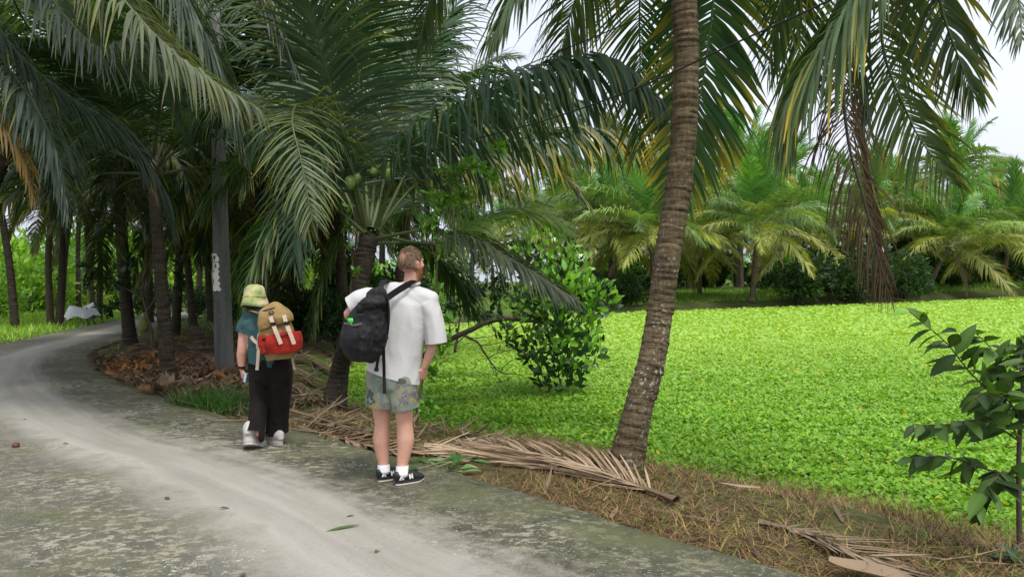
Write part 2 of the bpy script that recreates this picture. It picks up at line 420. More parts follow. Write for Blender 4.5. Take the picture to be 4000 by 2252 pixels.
def leaf_quads(P, A, Wd, ln, wd, C, k=3, curl=.15, prof=None):
    """n leaves: base P, axis A, width dir Wd; k strips each; returns V,F,C"""
    n = len(P); Nn = np.cross(A, Wd)
    st = np.linspace(0, 1, k + 1)
    pr = np.interp(st, [0, .15, .45, .8, 1], [.12, .6, 1, .62, .04]) if prof is None else prof
    ln = np.broadcast_to(ln, (n,)); wd = np.broadcast_to(wd, (n,))
    V = np.zeros((n, k + 1, 2, 3))
    for q, (s, w) in enumerate(zip(st, pr)):
        c = P + A * (ln * s)[:, None] - Nn * (curl * ln * s * s)[:, None]
        V[:, q, 0] = c - Wd * (wd * w / 2)[:, None]; V[:, q, 1] = c + Wd * (wd * w / 2)[:, None]
    b = np.arange(n)[:, None] * (2 * (k + 1)) + 2 * np.arange(k)[None]
    F = np.stack([b, b + 1, b + 3, b + 2], -1).reshape(-1, 4)
    return V.reshape(-1, 3), F, np.repeat(C, 2 * (k + 1), 0)
def rand_dirs(rs, n, zmin=-1, zmax=1):
    z = rs.uniform(zmin, zmax, n); a = rs.uniform(0, 2 * math.pi, n); r = np.sqrt(np.maximum(0, 1 - z * z))
    return np.c_[r * np.cos(a), r * np.sin(a), z]
def pond_plants():
    rs = np.random.RandomState(11); mb = MB()
    for (y0, y1, dens, size, k) in ((4.3, 8.5, 2300, .043, 2), (8.5, 13, 1500, .047, 1), (13, 22, 560, .068, 1), (22, 34, 150, .13, 1), (34, 60, 70, .18, 1)):
        w0, w1 = -.42 * y1 - .5, .80 * y1 + 1.5
        n = int(dens * (y1 - y0) * (w1 - w0))
        x = rs.uniform(w0, w1, n); y = rs.uniform(y0, y1, n)
        ok = (x < .80 * y + 1.5) & (pond_sd(x, y) < -.02 + .05 * vnoise(x, y, 6, 3)); x = x[ok]; y = y[ok]; n = len(x)
        cl = vnoise(x, y, 3.1, 21) * .5 + vnoise(x, y, 9, 22) * .5
        z = -.41 + rs.uniform(.0, .06, n) * (1 + .9 * cl) * (1 - .4 * ss(8, 20, y)) + .03 * cl * (1 - .6 * ss(8, 20, y))
        A = rand_dirs(rs, n, -.05, .42); Wd = nrm(np.cross(A, np.c_[rs.normal(0, .35, n), rs.normal(0, .35, n), np.ones(n)]))
        g = rs.rand(n)
        big = np.clip(.5 + .5 * vnoise(x, y, .5, 23), 0, 1)
        base = np.array((.09, .26, .016)); lite = np.array((.31, .54, .05)); yel = np.array((.55, .47, .05))
        C = base + (lite - base) * (g * .75 + .25 * big)[:, None]
        C *= (1 + .22 * cl)[:, None]
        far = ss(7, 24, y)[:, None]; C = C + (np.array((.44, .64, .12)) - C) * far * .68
        isy = rs.rand(n) < .012 + .04 * np.clip(vnoise(x, y, 1.2, 24), 0, 1); C[isy] = yel * rs.uniform(.6, 1.1, (isy.sum(), 1))
        ln = size * rs.uniform(.6, 1.35, n)
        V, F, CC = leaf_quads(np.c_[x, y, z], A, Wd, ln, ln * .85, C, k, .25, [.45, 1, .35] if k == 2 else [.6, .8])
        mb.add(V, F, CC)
    o = link('pond_plants', mb.mesh('pond_plants', M_POND))
    tag(o, 'bright green carpet of small floating leaves covering the whole pond', 'pond plants', kind='stuff')
pond_plants()

# ------------------------------------------------------------------ palm fronds
G_DARK = (.030, .070, .020); G_MID = (.050, .105, .026); G_LIT = (.115, .185, .040); G_YEL = (.30, .27, .035); G_DRY = (.17, .12, .08)
def frond_geo(mb, pts, n=70, Ln=.85, w=.042, seed=0, g=1.0, a0=62, a1=22, t0=.16, up=(0, 0, 1), k=4, col=G_MID, tip=G_YEL, tipf=.25,
              miss=.06, lift=.15, rad=.03, rcol=(.16, .20, .055), side=(1, 1), mleaf=0, mrach=1, bunch=0, droopvar=.35):
    rs = np.random.RandomState(seed)
    P = spline(pts, 28); T, A, B = frames(P, up, rev=up[1] != 0)
    tt = np.linspace(0, 1, 28); length = np.linalg.norm(np.diff(P, axis=0), axis=1).sum()
    add_tube(mb, P, np.interp(tt, [0, .12, 1], [rad, rad * .62, rad * .10]), 5, rcol, mrach, up, r2=np.interp(tt, [0, .05, .2, 1], [rad * 1.3, rad * .95, rad * .65, rad * .1]), cap=False)
    for sgn, on in ((-1, side[0]), (1, side[1])):
        if not on: continue
        u = np.linspace(0, 1, n) + rs.normal(0, .18 / n, n); u = np.clip(u, 0, 1)
        keep = rs.rand(n) > miss; u = u[keep]; m = len(u)
        t = t0 + (1 - t0) * u ** .95
        if bunch: t = t + .012 * np.sin(t * bunch)
        ip = lambda Q: np.c_[[np.interp(t, tt, Q[:, j]) for j in range(3)]].T
        p, tn, an, bn = ip(P), nrm(ip(T)), nrm(ip(A)), nrm(ip(B))
        ang = np.radians(a0 + (a1 - a0) * u ** 1.3 + rs.normal(0, 4, m))
        li = lift + rs.normal(0, .12, m)
        D = nrm(tn * np.cos(ang)[:, None] + bn * (sgn * np.sin(ang))[:, None] + an * li[:, None])
        ln = Ln * np.interp(u, [0, .12, .4, .75, 1], [.55, .85, 1, .78, .38]) * rs.uniform(.86, 1.08, m)
        ww = w * np.interp(u, [0, .2, .8, 1], [.8, 1, .85, .5]) * rs.uniform(.8, 1.15, m)
        gg = g * (1 + rs.normal(0, droopvar, m)).clip(.2, 2.5); torn = rs.rand(m) < .07; ln[torn] *= rs.uniform(.35, .8, torn.sum()); gg[rs.rand(m) < .05] += 2.0
        V = np.zeros((m, k + 1, 2, 3)); cur = p.copy(); st = np.linspace(0, 1, k + 1)
        prof = np.interp(st, [0, .12, .45, .8, 1], [.45, .95, 1, .6, .06])
        sway = bn * rs.normal(0, .10, m)[:, None] + tn * rs.normal(0, .10, m)[:, None]
        for q in range(k + 1):
            d = nrm(D + (np.array((0, 0, -1.)) + sway) * (gg * (st[q] ** 1.3) * 1.6)[:, None])
            wv = tn - d * (tn * d).sum(1, keepdims=True); wv = nrm(wv + an * .15)
            wv = nrm(wv - d * (wv * d).sum(1, keepdims=True))
            V[:, q, 0] = cur - wv * (ww * prof[q] / 2)[:, None]; V[:, q, 1] = cur + wv * (ww * prof[q] / 2)[:, None]
            cur = cur + d * (ln / k)[:, None]
        b = np.arange(m)[:, None] * (2 * (k + 1)) + 2 * np.arange(k)[None]
        F = np.stack([b, b + 1, b + 3, b + 2], -1).reshape(-1, 4)
        c0 = np.array(col)[None] * rs.uniform(.72, 1.3, (m, 1)); C = np.repeat(c0[:, None], k + 1, 1)
        yl = (rs.rand(m) < tipf)[:, None] * np.interp(st, [0, .45, 1], [0, .12, .95])[None] * rs.uniform(.3, 1, (m, 1))
        C = C + (np.array(tip) - C) * yl[..., None]
        C = np.repeat(C.reshape(-1, 3), 2, 0)
        mb.add(V.reshape(-1, 3), F, C, mleaf)
    return length
def arc_pts(length, elev, curv, n=9, yaw=0):
    """rachis in the xz plane, start elevation and total bend in degrees"""
    p = [np.zeros(3)]; h = length / (n - 1)
    for i in range(n - 1):
        s = (i + .5) / (n - 1); e = math.radians(elev - curv * s ** 1.25); y = math.radians(yaw * s)
        p.append(p[-1] + h * np.array((math.cos(e) * math.cos(y), math.cos(e) * math.sin(y), math.sin(e))))
    return [Vector(q) for q in p]
# shared frond meshes: key -> list of variants
FR = {}
def build_shared():
    # classes by age of the frond: young upright ... old hanging, at three detail levels
    ages = {'spear': (80, 25), 'young': (66, 58), 'mid': (46, 92), 'arch': (28, 98), 'low': (4, 82), 'hang': (-34, 50)}
    themes = {'shade': ((.022, .050, .017), (.028, .062, .022), (.034, .066, .022)), 'pond': ((.105, .23, .07), (.155, .25, .085), (.34, .37, .11)), 'mid': (G_MID, (.065, .125, .03), (.10, .13, .032))}  # shade theme: the grove's darkness is painted into the leaf greens
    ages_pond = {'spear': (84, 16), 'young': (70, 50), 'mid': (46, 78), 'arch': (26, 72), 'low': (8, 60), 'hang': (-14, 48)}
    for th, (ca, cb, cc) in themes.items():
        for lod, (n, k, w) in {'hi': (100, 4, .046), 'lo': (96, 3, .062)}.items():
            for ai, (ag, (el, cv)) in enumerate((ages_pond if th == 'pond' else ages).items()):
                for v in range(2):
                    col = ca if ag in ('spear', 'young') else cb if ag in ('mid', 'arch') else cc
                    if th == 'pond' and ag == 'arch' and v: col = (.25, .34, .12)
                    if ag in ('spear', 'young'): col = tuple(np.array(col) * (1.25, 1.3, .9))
                    mb = MB(); sd = ai * 7 + v * 3 + len(FR)
                    old = ag in ('low', 'hang')
                    frond_geo(mb, arc_pts(4.3 if ag != 'spear' else (4.1 if th == 'pond' else 3.4), el + v * 6, cv - v * 9, yaw=(-1) ** v * 22), n, 1.0 if th != 'pond' else 1.15, w, sd,
                              g=.25 if ag == 'spear' else .55 if ag == 'young' else .95, a0=38 if ag == 'spear' else 62, a1=18, k=k, col=col, tip=(.42, .33, .10) if th == 'pond' else G_YEL,
                              tipf=.6 if old else .12, rcol=(.22, .25, .07) if th == 'pond' else (.055, .065, .026) if th == 'shade' else (.13, .16, .045), lift=.35 if ag == 'spear' else .2)  # shade theme: midribs painted dark too
                    FR.setdefault((th, lod, ag), []).append(mb.mesh('frond_' + ag, [M_FROND, M_RACHIS]))
    for lod, (n, k, w) in {'hi': (60, 4, .03), 'lo': (40, 3, .05)}.items():
        for v in range(2):
            mb = MB(); frond_geo(mb, arc_pts(3.8, -8 - 30 * v, 62 - 20 * v, yaw=15), n, .75, w, 91 + v, g=1.5, a0=50, col=(.20, .14, .085), tip=(.30, .2, .12), tipf=.4, miss=.12, rcol=(.16, .10, .06), lift=0)
            FR.setdefault(('dry', lod, 'dead'), []).append(mb.mesh('frond_dead', [M_DRY, M_RACHIS]))
build_shared()

def trunk_mesh(name, pts, r, seg=10, ring=.11, amp=.06, mat=None, seed=0, flare=1.55, rings_n=None):
    """ringed trunk: leaf-scar ledges at uneven spacing, tilted and broken"""
    rs = np.random.RandomState(seed)
    P0 = spline(pts, 60); ln = np.linalg.norm(np.diff(P0, axis=0), axis=1).sum()
    s = [0.0]
    while s[-1] < ln: s.append(s[-1] + ring * rs.uniform(.65, 1.35))
    st = []; off = []
    for i in range(len(s) - 1):
        a, b_ = s[i], s[i + 1]; h = b_ - a; am = amp * rs.uniform(.4, 1.3)
        st += [a, a + .18 * h, a + .8 * h]; off += [-.35 * am, am, .25 * am]
    st = np.array(st); off = np.array(off); q = np.clip(st / ln, 0, 1)
    sp = np.linspace(0, 1, 60); P = np.c_[[np.interp(q, sp, P0[:, j]) for j in range(3)]].T
    rad = np.interp(q, np.linspace(0, 1, len(r)), r) * (1 + (flare - 1) * np.exp(-st / .22))
    T, A, B = frames(P, (0, 1, 0)); th = np.arange(seg) * 2 * math.pi / seg
    V = np.zeros((len(P), seg, 3))
    ph = np.repeat(rs.rand(len(P) // 3 + 1) * 6.28, 3)[:len(P)]; ti = np.repeat(rs.normal(0, .012, len(P) // 3 + 1), 3)[:len(P)]
    for j in range(seg):
        wob = 1 + off * (1 + .6 * np.sin(th[j] * 2 + ph)) + .03 * np.sin(th[j] * 3 + st * 2) 
        V[:, j] = P + (A * math.cos(th[j]) + B * math.sin(th[j])) * (rad * wob)[:, None] + T * (ti * np.cos(th[j] + st * 1.7) * 1.4 + rs.normal(0, .004, len(P)))[:, None]
    n = len(P); i = np.arange(n - 1)[:, None] * seg; j = np.arange(seg)[None]; j2 = (j + 1) % seg
    F = np.stack([i + j, i + j2, i + seg + j2, i + seg + j], -1).reshape(-1, 4)
    mb = MB(); mb.add(V.reshape(-1, 3), F)
    mb.F.append(((n - 1) * seg + np.arange(seg))[None]); mb.M.append(np.array([0]))
    return mb.mesh(name, mat or M_TRUNK, True)
def coco_mesh():
    bm = bmesh.new(); bmesh.ops.create_icosphere(bm, subdivisions=2, radius=1)
    for v in bm.verts:
        x, y, z = v.co; k = 1 + .05 * math.cos(3 * math.atan2(y, x))
        v.co = (x * k * .105, y * k * .105, z * .135 - .02 * (z < -.6))
    for f in bm.faces: f.smooth = True
    me = bpy.data.meshes.new('coconut'); bm.to_mesh(me); bm.free(); me.materials.append(M_COCO); return me
ME_COCO = coco_mesh()
PALM_GROUP = {}
def make_palm(base, top, label, seed, theme='pond', lod='lo', nfr=18, r=(.15, .10), group=None, coco=5, dead=1, trunk_mat=None, scale=1.0, fronds=True, ring=.14, seg=10, bow=.15, ages=None):
    rs = random.Random(seed); base = Vector(base); top = Vector(top)
    e = empty('coconut_palm', base, label, 'palm tree', group)
    d = top - base; side = Vector((d.y, -d.x, 0))
    mid = base.lerp(top, .5) + Vector((rs.uniform(-1, 1), rs.uniform(-1, 1), 0)) * bow - Vector((d.x, d.y, 0)) * .12
    pts = [Vector((0, 0, -.12)), mid - base, top - base]
    link('trunk', trunk_mesh('trunk', pts, r, seg, ring, .07, trunk_mat or (M_TRUNK_DARK if theme == 'shade' else M_TRUNK), seed), e)  # shade theme: darker bark stands in for shade on the trunk
    tp = top - base
    if fronds:
        # crown shaft of old leaf bases
        mbs = MB(); add_tube(mbs, spline([tp - Vector((0, 0, .3)), tp, tp + Vector((0, 0, .45))], 8), np.array([.09, .14, .17, .18, .16, .12, .08, .04]) * scale, 8, (.17, .14, .07) if theme == 'pond' else (.055, .046, .028), 0)  # leaf bases of the shade theme carry painted shade as well
        link('leaf_base', mbs.mesh('leaf_base', M_RACHIS, True), e)
        order = ages or (['spear'] * 2 + ['young'] * 4 + ['mid'] * 5 + ['arch'] * 6 + ['low'] * 6 + ['hang'] * 3)
        az = rs.uniform(0, 360)
        for i in range(nfr):
            ag = order[int(i * len(order) / nfr)]
            az += 137.5 + rs.uniform(-14, 14)
            me = rs.choice(FR[(theme, lod, ag)])
            a = math.radians(az)
            o = link('frond', me, e, tp + Vector((math.cos(a) * .07, math.sin(a) * .07, .22 - .3 * i / nfr)), (rs.uniform(-.18, .18), rs.uniform(-.12, .12), a), scale * rs.uniform(.85, 1.1))
        for i in range(dead):
            a = rs.uniform(0, 6.28)
            o = link('frond', rs.choice(FR[('dry', lod, 'dead')]), e, tp + Vector((0, 0, -.15)), (rs.uniform(-.2, .2), rs.uniform(0, .4), a), scale * rs.uniform(.7, .95))
            o['label'] = 'dead brown frond hanging from the crown'
        for i in range(coco):
            a = rs.uniform(0, 6.28); q = rs.uniform(.12, .3)
            link('coconut', ME_COCO, e, tp + Vector((math.cos(a) * q, math.sin(a) * q, -.15 - rs.uniform(0, .3))), (rs.uniform(-.6, .6), rs.uniform(-.6, .6), a), rs.uniform(.7, 1.0) * scale)
    return e

# ------------------------------------------------------------------ hero palms (near, fronds shaped one by one)
def hero_palm(base, trunk_px, r, label, seed, crown, fronds, trunk_mat, seg=20, ring=.075, coco=(), flare=1.35, amp=.055):
    base = Vector(base)
    e = empty('coconut_palm', base, label, 'palm tree', 'palms beside the road')
    pts = [at(*p) - base for p in trunk_px]; pts[0].z = -.1 if abs(pts[0].z) < .3 else pts[0].z
    link('trunk', trunk_mesh('trunk', pts, r, seg, ring, amp, trunk_mat, seed, flare), e)
    for i, (ps, kw) in enumerate(fronds):
        mb = MB(); kw = dict(kw); dry = kw.pop('dry', False); lab = kw.pop('label', None)
        frond_geo(mb, [at(*p) - base for p in ps], seed=seed * 31 + i, **kw)
        rib = MB(); rib.add(mb.V[0], mb.F[0], mb.C[0]); k0 = len(mb.V[0]); blade = MB()
        blade.V, blade.C, blade.F, blade.M = mb.V[1:], mb.C[1:], [f - k0 for f in mb.F[1:]], mb.M[1:]
        o = link('frond', blade.mesh('frond', M_DRY if dry else M_FROND), e); link('midrib', rib.mesh('midrib', M_RACHIS, True), o)
        if lab: o['label'] = lab
    for c in coco:
        link('coconut', ME_COCO, e, at(*c[:3]) - base, (.3 * c[0] % 1, .2, c[1] % 3), c[3])
    return e
H = dict(n=120, Ln=1.05, w=.034, k=5, g=1.1, rad=.034)
SILV = (.060, .110, .050)
_fg = frond_geo
def frond_geo(mb, pts, **kw):      # near leaf colours brightened, the deep grove's left painted dark
    kw.setdefault('rcol', (.085, .115, .035))
    if 'col' in kw: kw['col'] = tuple(np.array(kw['col']) * 1.3)
    return _fg(mb, pts, **kw)
C0 = [
 ([(376, 228, 9.6), (403, 155, 9.3), (441, 124, 9.0), (503, 86, 8.6), (565, 67, 8.3), (612, 66, 8.1), (648, 92, 8.0)], dict(H, Ln=1.35, g=3.4, col=(.034, .072, .036), tipf=.1, n=135, w=.048, a0=55, a1=20, droopvar=.2)),
 ([(378, 230, 9.6), (415, 185, 9.8), (460, 163, 10), (507, 150, 10.2), (556, 133, 10.3), (609, 134, 10.4), (648, 150, 10.5)], dict(H, Ln=1.25, g=2.8, col=(.026, .066, .022), tip=(.75, .55, .03), tipf=.55, n=125, w=.046, droopvar=.2)),
 ([(378, 230, 9.7), (418, 155, 10), (470, 112, 10.2), (530, 97, 10.4), (588, 106, 10.5), (628, 132, 10.5)], dict(H, Ln=1.15, g=3.0, col=(.030, .068, .028), tip=(.6, .45, .03), tipf=.25, n=125, w=.046, droopvar=.2)),
 ([(368, 225, 9.6), (364, 150, 9.9), (362, 88, 9.8), (361, 20, 9.3), (360, -60, 8.6)], dict(H, up=(0, 1, .2), g=.22, col=(.022, .05, .026), Ln=1.35, a0=78, a1=60, n=110, tipf=.05)),
 ([(362, 230, 9.6), (332, 140, 9.2), (302, 104, 8.8), (292, 120, 8.4), (301, 160, 8.2), (312, 218, 8.1)], dict(H, g=.8, col=(.075, .105, .04), Ln=.85, a0=75, a1=35, w=.024, n=90, tip=(.35, .27, .06), tipf=.5, rcol=(.10, .12, .04))),
 ([(378, 238, 9.6), (425, 230, 9.2), (470, 238, 8.9), (515, 262, 8.7), (573, 299, 8.5)], dict(H, g=1.2, col=(.085, .11, .065), Ln=.72, tipf=.2, t0=.25)),
 ([(378, 235, 9.7), (435, 243, 10), (479, 221, 10.4), (523, 213, 10.8), (562, 227, 11.2)], dict(H, g=.9, col=(.13, .21, .045), Ln=.95)),  # yellow-green chosen as if lit; the light is in the colour
 ([(375, 243, 9.7), (415, 245, 10.2), (450, 268, 10.6), (475, 310, 10.8)], dict(H, g=1.1, col=(.03, .07, .024), Ln=.8)),
 ([(365, 232, 9.6), (345, 165, 9.3), (325, 140, 8.9), (305, 165, 8.6), (296, 215, 8.5), (294, 260, 8.45)], dict(H, g=1.2, col=(.03, .06, .03), Ln=.9)),
 ([(366, 226, 9.7), (345, 130, 10.2), (319, 79, 10.4), (290, 28, 10.2), (255, -10, 9.8), (215, -18, 9.5), (180, 20, 9.2)], dict(H, g=1.0, col=(.080, .125, .065), Ln=1.25, n=115, tipf=.08)),
 ([(364, 232, 9.5), (322, 200, 9.2), (284, 212, 8.9), (258, 255, 8.7), (248, 300, 8.6)], dict(H, g=1.1, col=G_DARK, Ln=.85)),
 ([(372, 228, 9.7), (395, 140, 10.6), (420, 70, 11.4), (452, 10, 11.8), (490, -30, 12)], dict(H, g=.8, col=(.028, .062, .026), Ln=1.1)),
 ([(370, 228, 9.7), (380, 130, 11), (395, 60, 12), (400, 10, 12.8)], dict(H, g=.6, col=(.06, .12, .03), Ln=1.1)),
 ([(366, 230, 9.7), (330, 175, 10.6), (290, 150, 11.4), (240, 165, 12), (200, 215, 12.4)], dict(H, g=1.1, col=G_DARK, Ln=1.0)),
 ([(364, 232, 9.7), (322, 150, 10.1), (275, 106, 10.7), (228, 104, 11.3), (192, 140, 11.7)], dict(H, g=2.6, col=(.026, .052, .024), Ln=1.3, n=125, tipf=.05)),
 ([(374, 232, 9.7), (410, 200, 10.6), (450, 200, 11.5), (490, 235, 12.2)], dict(H, g=1.0, col=(.05, .11, .03), Ln=.9)),
 ([(367, 226, 9.5), (340, 120, 9.0), (318, 40, 8.4), (300, -40, 7.8)], dict(H, g=.5, col=(.030, .06, .032), Ln=1.15, up=(0, 1, .4), a0=70)),
]
hb = gr(333, 402, -.1)
hero_palm((hb.x, hb.y, hb.z), [(333, 402, hb.y), (341, 365, hb.y + .05), (353, 318, 9.5), (362, 272, 9.55), (369, 236, 9.6)], [.15, .118, .112, .115, .125],
          'short coconut palm with green coconuts right behind the man in the white shirt', 5, None, C0, M_TRUNK_DARK, 16, .09,
          coco=[(376, 170, 9.25, .62), (388, 164, 9.25, .66), (389, 173, 9.2, .64), (350, 182, 9.2, .66), (357, 178, 9.3, .62)])

bb = gr(622, 469, -.08)
BPF = [
 ([(676, -150, 6.5), (705, -120, 7.2), (716, -40, 7.7), (706, 60, 7.9), (692, 140, 7.9), (680, 190, 7.9)], dict(H, up=(0, 1, 0), g=.5, a0=66, a1=40, Ln=1.05, w=.05, col=(.026, .07, .02), tip=(.85, .58, .03), tipf=.5, n=130)),  # yellow tips, raised to bright gold to paint in backlight
 ([(676, -150, 6.5), (640, -150, 7.2), (600, -70, 7.9), (572, 10, 8.2), (556, 75, 8.3)], dict(H, g=1.6, Ln=1.15, n=110, col=(.05, .085, .03), tip=(.45, .34, .03), tipf=.5)),
 ([(676, -150, 6.4), (620, -160, 6), (565, -90, 5.9), (525, -25, 5.8), (498, 30, 5.8)], dict(H, g=1.1, col=(.045, .075, .03), tipf=.2, Ln=.9)),
 ([(676, -150, 6.4), (652, -100, 7.5), (640, -10, 8.5), (640, 80, 8.9), (637, 150, 9)], dict(H, g=.5, n=110, up=(0, 1, 0), col=(.04, .09, .025), tip=(.8, .58, .03), tipf=.65)),
 ([(676, -150, 6.4), (745, -150, 6.9), (790, -60, 7.4), (800, 20, 7.6), (796, 90, 7.7)], dict(H, g=.9, col=(.05, .095, .03), tip=(.5, .38, .03), tipf=.4)),
 ([(676, -150, 6.4), (560, -190, 6.8), (480, -120, 7.2), (440, -40, 7.5), (420, 40, 7.6)], dict(H, g=1.0, col=(.04, .075, .028), tipf=.25)),
 ([(676, -155, 6.4), (690, -260, 6.0), (700, -300, 5.0), (690, -250, 4.2)], dict(H, n=60)),
]
hero_palm(bb, [(622, 470, bb.y), (636, 415, bb.y + .02), (650, 367, bb.y + .05), (659, 319, 6.4), (668, 256, 6.42), (680, 176, 6.45), (684, 123, 6.45), (686, 53, 6.45), (684, 0, 6.45), (678, -120, 6.45)],
          [.150, .118, .112, .111, .111, .110, .108, .106, .104], 'tall leaning ringed coconut palm trunk with pale lichen rising at the pond edge', 8, None, BPF, M_TRUNK_NEAR, 32, .060, amp=.06, flare=1.08)

rb = Vector((4.55, 4.35, -.2))
RPF = [
 ([(960, -190, 5), (915, -140, 5), (857, -10, 5), (831, 34, 5.05), (803, 82, 5.1), (790, 132, 5.2)], dict(H, g=2.6, Ln=1.0, w=.029, col=(.06, .10, .04), tip=(.65, .48, .03), tipf=.25, a0=50, a1=16, n=120)),
 ([(960, -180, 5), (890, -100, 5.6), (846, 0, 6), (842, 63, 6.1), (848, 140, 6.1), (864, 200, 6.1), (886, 286, 6.1)], dict(H, dry=True, label='dead brown frond hanging over the pond', g=4.5, Ln=.8, w=.017, col=(.115, .078, .045), tip=(.17, .12, .07), tipf=.3, rcol=(.06, .045, .04), a0=62, a1=20, miss=.2, t0=.4, n=130, rad=.04)),
 ([(960, -180, 5), (900, -60, 5.8), (882, 40, 6.2), (910, 119, 6.3), (923, 143, 6.3), (951, 183, 6.3)], dict(H, g=.9, Ln=.8, w=.03, col=(.055, .085, .035), tip=(.4, .31, .04), tipf=.5, miss=.22, a0=70, a1=30)),
 ([(960, -185, 5), (935, -60, 5.3), (940, 0, 5.4), (951, 37, 5.4), (974, 97, 5.4)], dict(H, g=.8, Ln=.62, w=.028, col=(.05, .085, .035), tip=(.5, .38, .04), tipf=.35, miss=.3)),
 ([(970, -190, 5), (1010, -80, 4.6), (1019, 0, 4.5), (1022, 40, 4.4)], dict(H, g=.8, Ln=.5, w=.024, col=(.05, .085, .035), miss=.4)),
 ([(950, -190, 5), (860, -160, 5.6), (802, -60, 6.2), (777, 20, 6.5), (768, 70, 6.6)], dict(H, g=1.4, col=(.045, .085, .03), tip=(.5, .38, .03), tipf=.4, Ln=.75, w=.026, n=85, miss=.2)),
 ([(960, -180, 5), (920, -80, 6), (905, 0, 6.6), (900, 60, 6.8), (898, 105, 6.8)], dict(H, g=1.6, col=(.05, .085, .035), tip=(.5, .38, .03), tipf=.3, Ln=.7, miss=.3, w=.026, n=80)),
 ([(960, -180, 5), (880, -60, 5.3), (858, 20, 5.5), (862, 70, 5.6), (868, 110, 5.6)], dict(H, g=2.0, col=(.045, .08, .035), tip=(.4, .3, .03), tipf=.3, Ln=.7, miss=.25, w=.026, n=90)),
]
hero_palm(rb, [(1250, 600, 4.35), (1180, 350, 4.5), (1080, 60, 4.8), (975, -185, 5)], [.16, .13, .12, .11], 'coconut palm leaning in from the right with ragged fronds hanging over the pond', 9, None, RPF, M_TRUNK, 12, .08)

lb = Vector((-8.2, 8.4, -.05))
LPF = [
 ([(-20, -130, 8), (60, -80, 7.6), (124, 0, 7.2), (177, 55, 7.0), (252, 106, 6.8)], dict(H, g=1.8, Ln=1.0, col=(.11, .135, .075), tip=(.35, .3, .06), tipf=.35, n=110)),
 ([(-60, -100, 8.4), (10, -60, 8.2), (60, 10, 8), (102, 51, 7.8), (132, 42, 7.6), (168, 62, 7.5)], dict(H, g=1.9, Ln=.85, col=(.075, .10, .075), tipf=.05, n=110)),
 ([(-90, -60, 9), (-30, 10, 8.8), (5, 62, 8.6), (35, 105, 8.4), (58, 155, 8.2), (68, 205, 8.1)], dict(H, g=1.6, Ln=.95, col=(.045, .068, .05), tipf=.05)),
 ([(-100, -60, 9), (-60, 60, 8.6), (-10, 110, 8.4), (25, 160, 8.4), (35, 200, 8.4)], dict(H, dry=True, label='browned frond hanging at the left edge', g=2.0, Ln=.6, w=.03, col=(.20, .13, .04), tip=(.3, .2, .05), tipf=.5, a0=40, n=70)),
 ([(-40, -120, 8), (20, -110, 9), (60, -60, 10), (95, 0, 11), (110, 60, 11.4)], dict(H, g=1.0, col=(.07, .12, .03), tip=(.55, .40, .03), tipf=.6)),
 ([(-20, -130, 8), (100, -150, 8.2), (190, -90, 8.4), (250, -20, 8.5), (290, 60, 8.5)], dict(H, g=1.3, col=(.06, .085, .055), Ln=.95, tipf=.1)),
 ([(-20, -130, 8), (110, -110, 8), (185, 0, 8.1), (222, 80, 8.2), (240, 140, 8.3)], dict(H, g=1.8, col=(.045, .07, .045), Ln=1.15, n=125, tipf=.1)),
 ([(-20, -130, 8), (60, -140, 8.6), (130, -60, 9.2), (165, 30, 9.6), (180, 110, 9.8)], dict(H, g=1.5, col=(.03, .055, .032), Ln=1.1, tipf=.1)),
 ([(-60, -100, 8.4), (0, 30, 8.6), (62, 92, 9), (112, 124, 9.4), (150, 172, 9.6), (170, 218, 9.7)], dict(H, g=1.4, col=(.022, .042, .024), Ln=1.0, tipf=.05)),
 ([(-40, -120, 8), (0, -30, 9.5), (30, 30, 10.5), (70, 70, 11.5), (120, 90, 12)], dict(H, g=1.0, col=(.05, .09, .04), tipf=.15)),
]
hero_palm(lb, [(-190, 420, 8.4), (-150, 250, 8.3), (-80, 20, 8.1), (-30, -130, 8)], [.16, .13, .12, .11], 'coconut palm beyond the left edge whose fronds sweep across the upper left', 10, None, LPF, M_TRUNK_DARK, 12, .08)

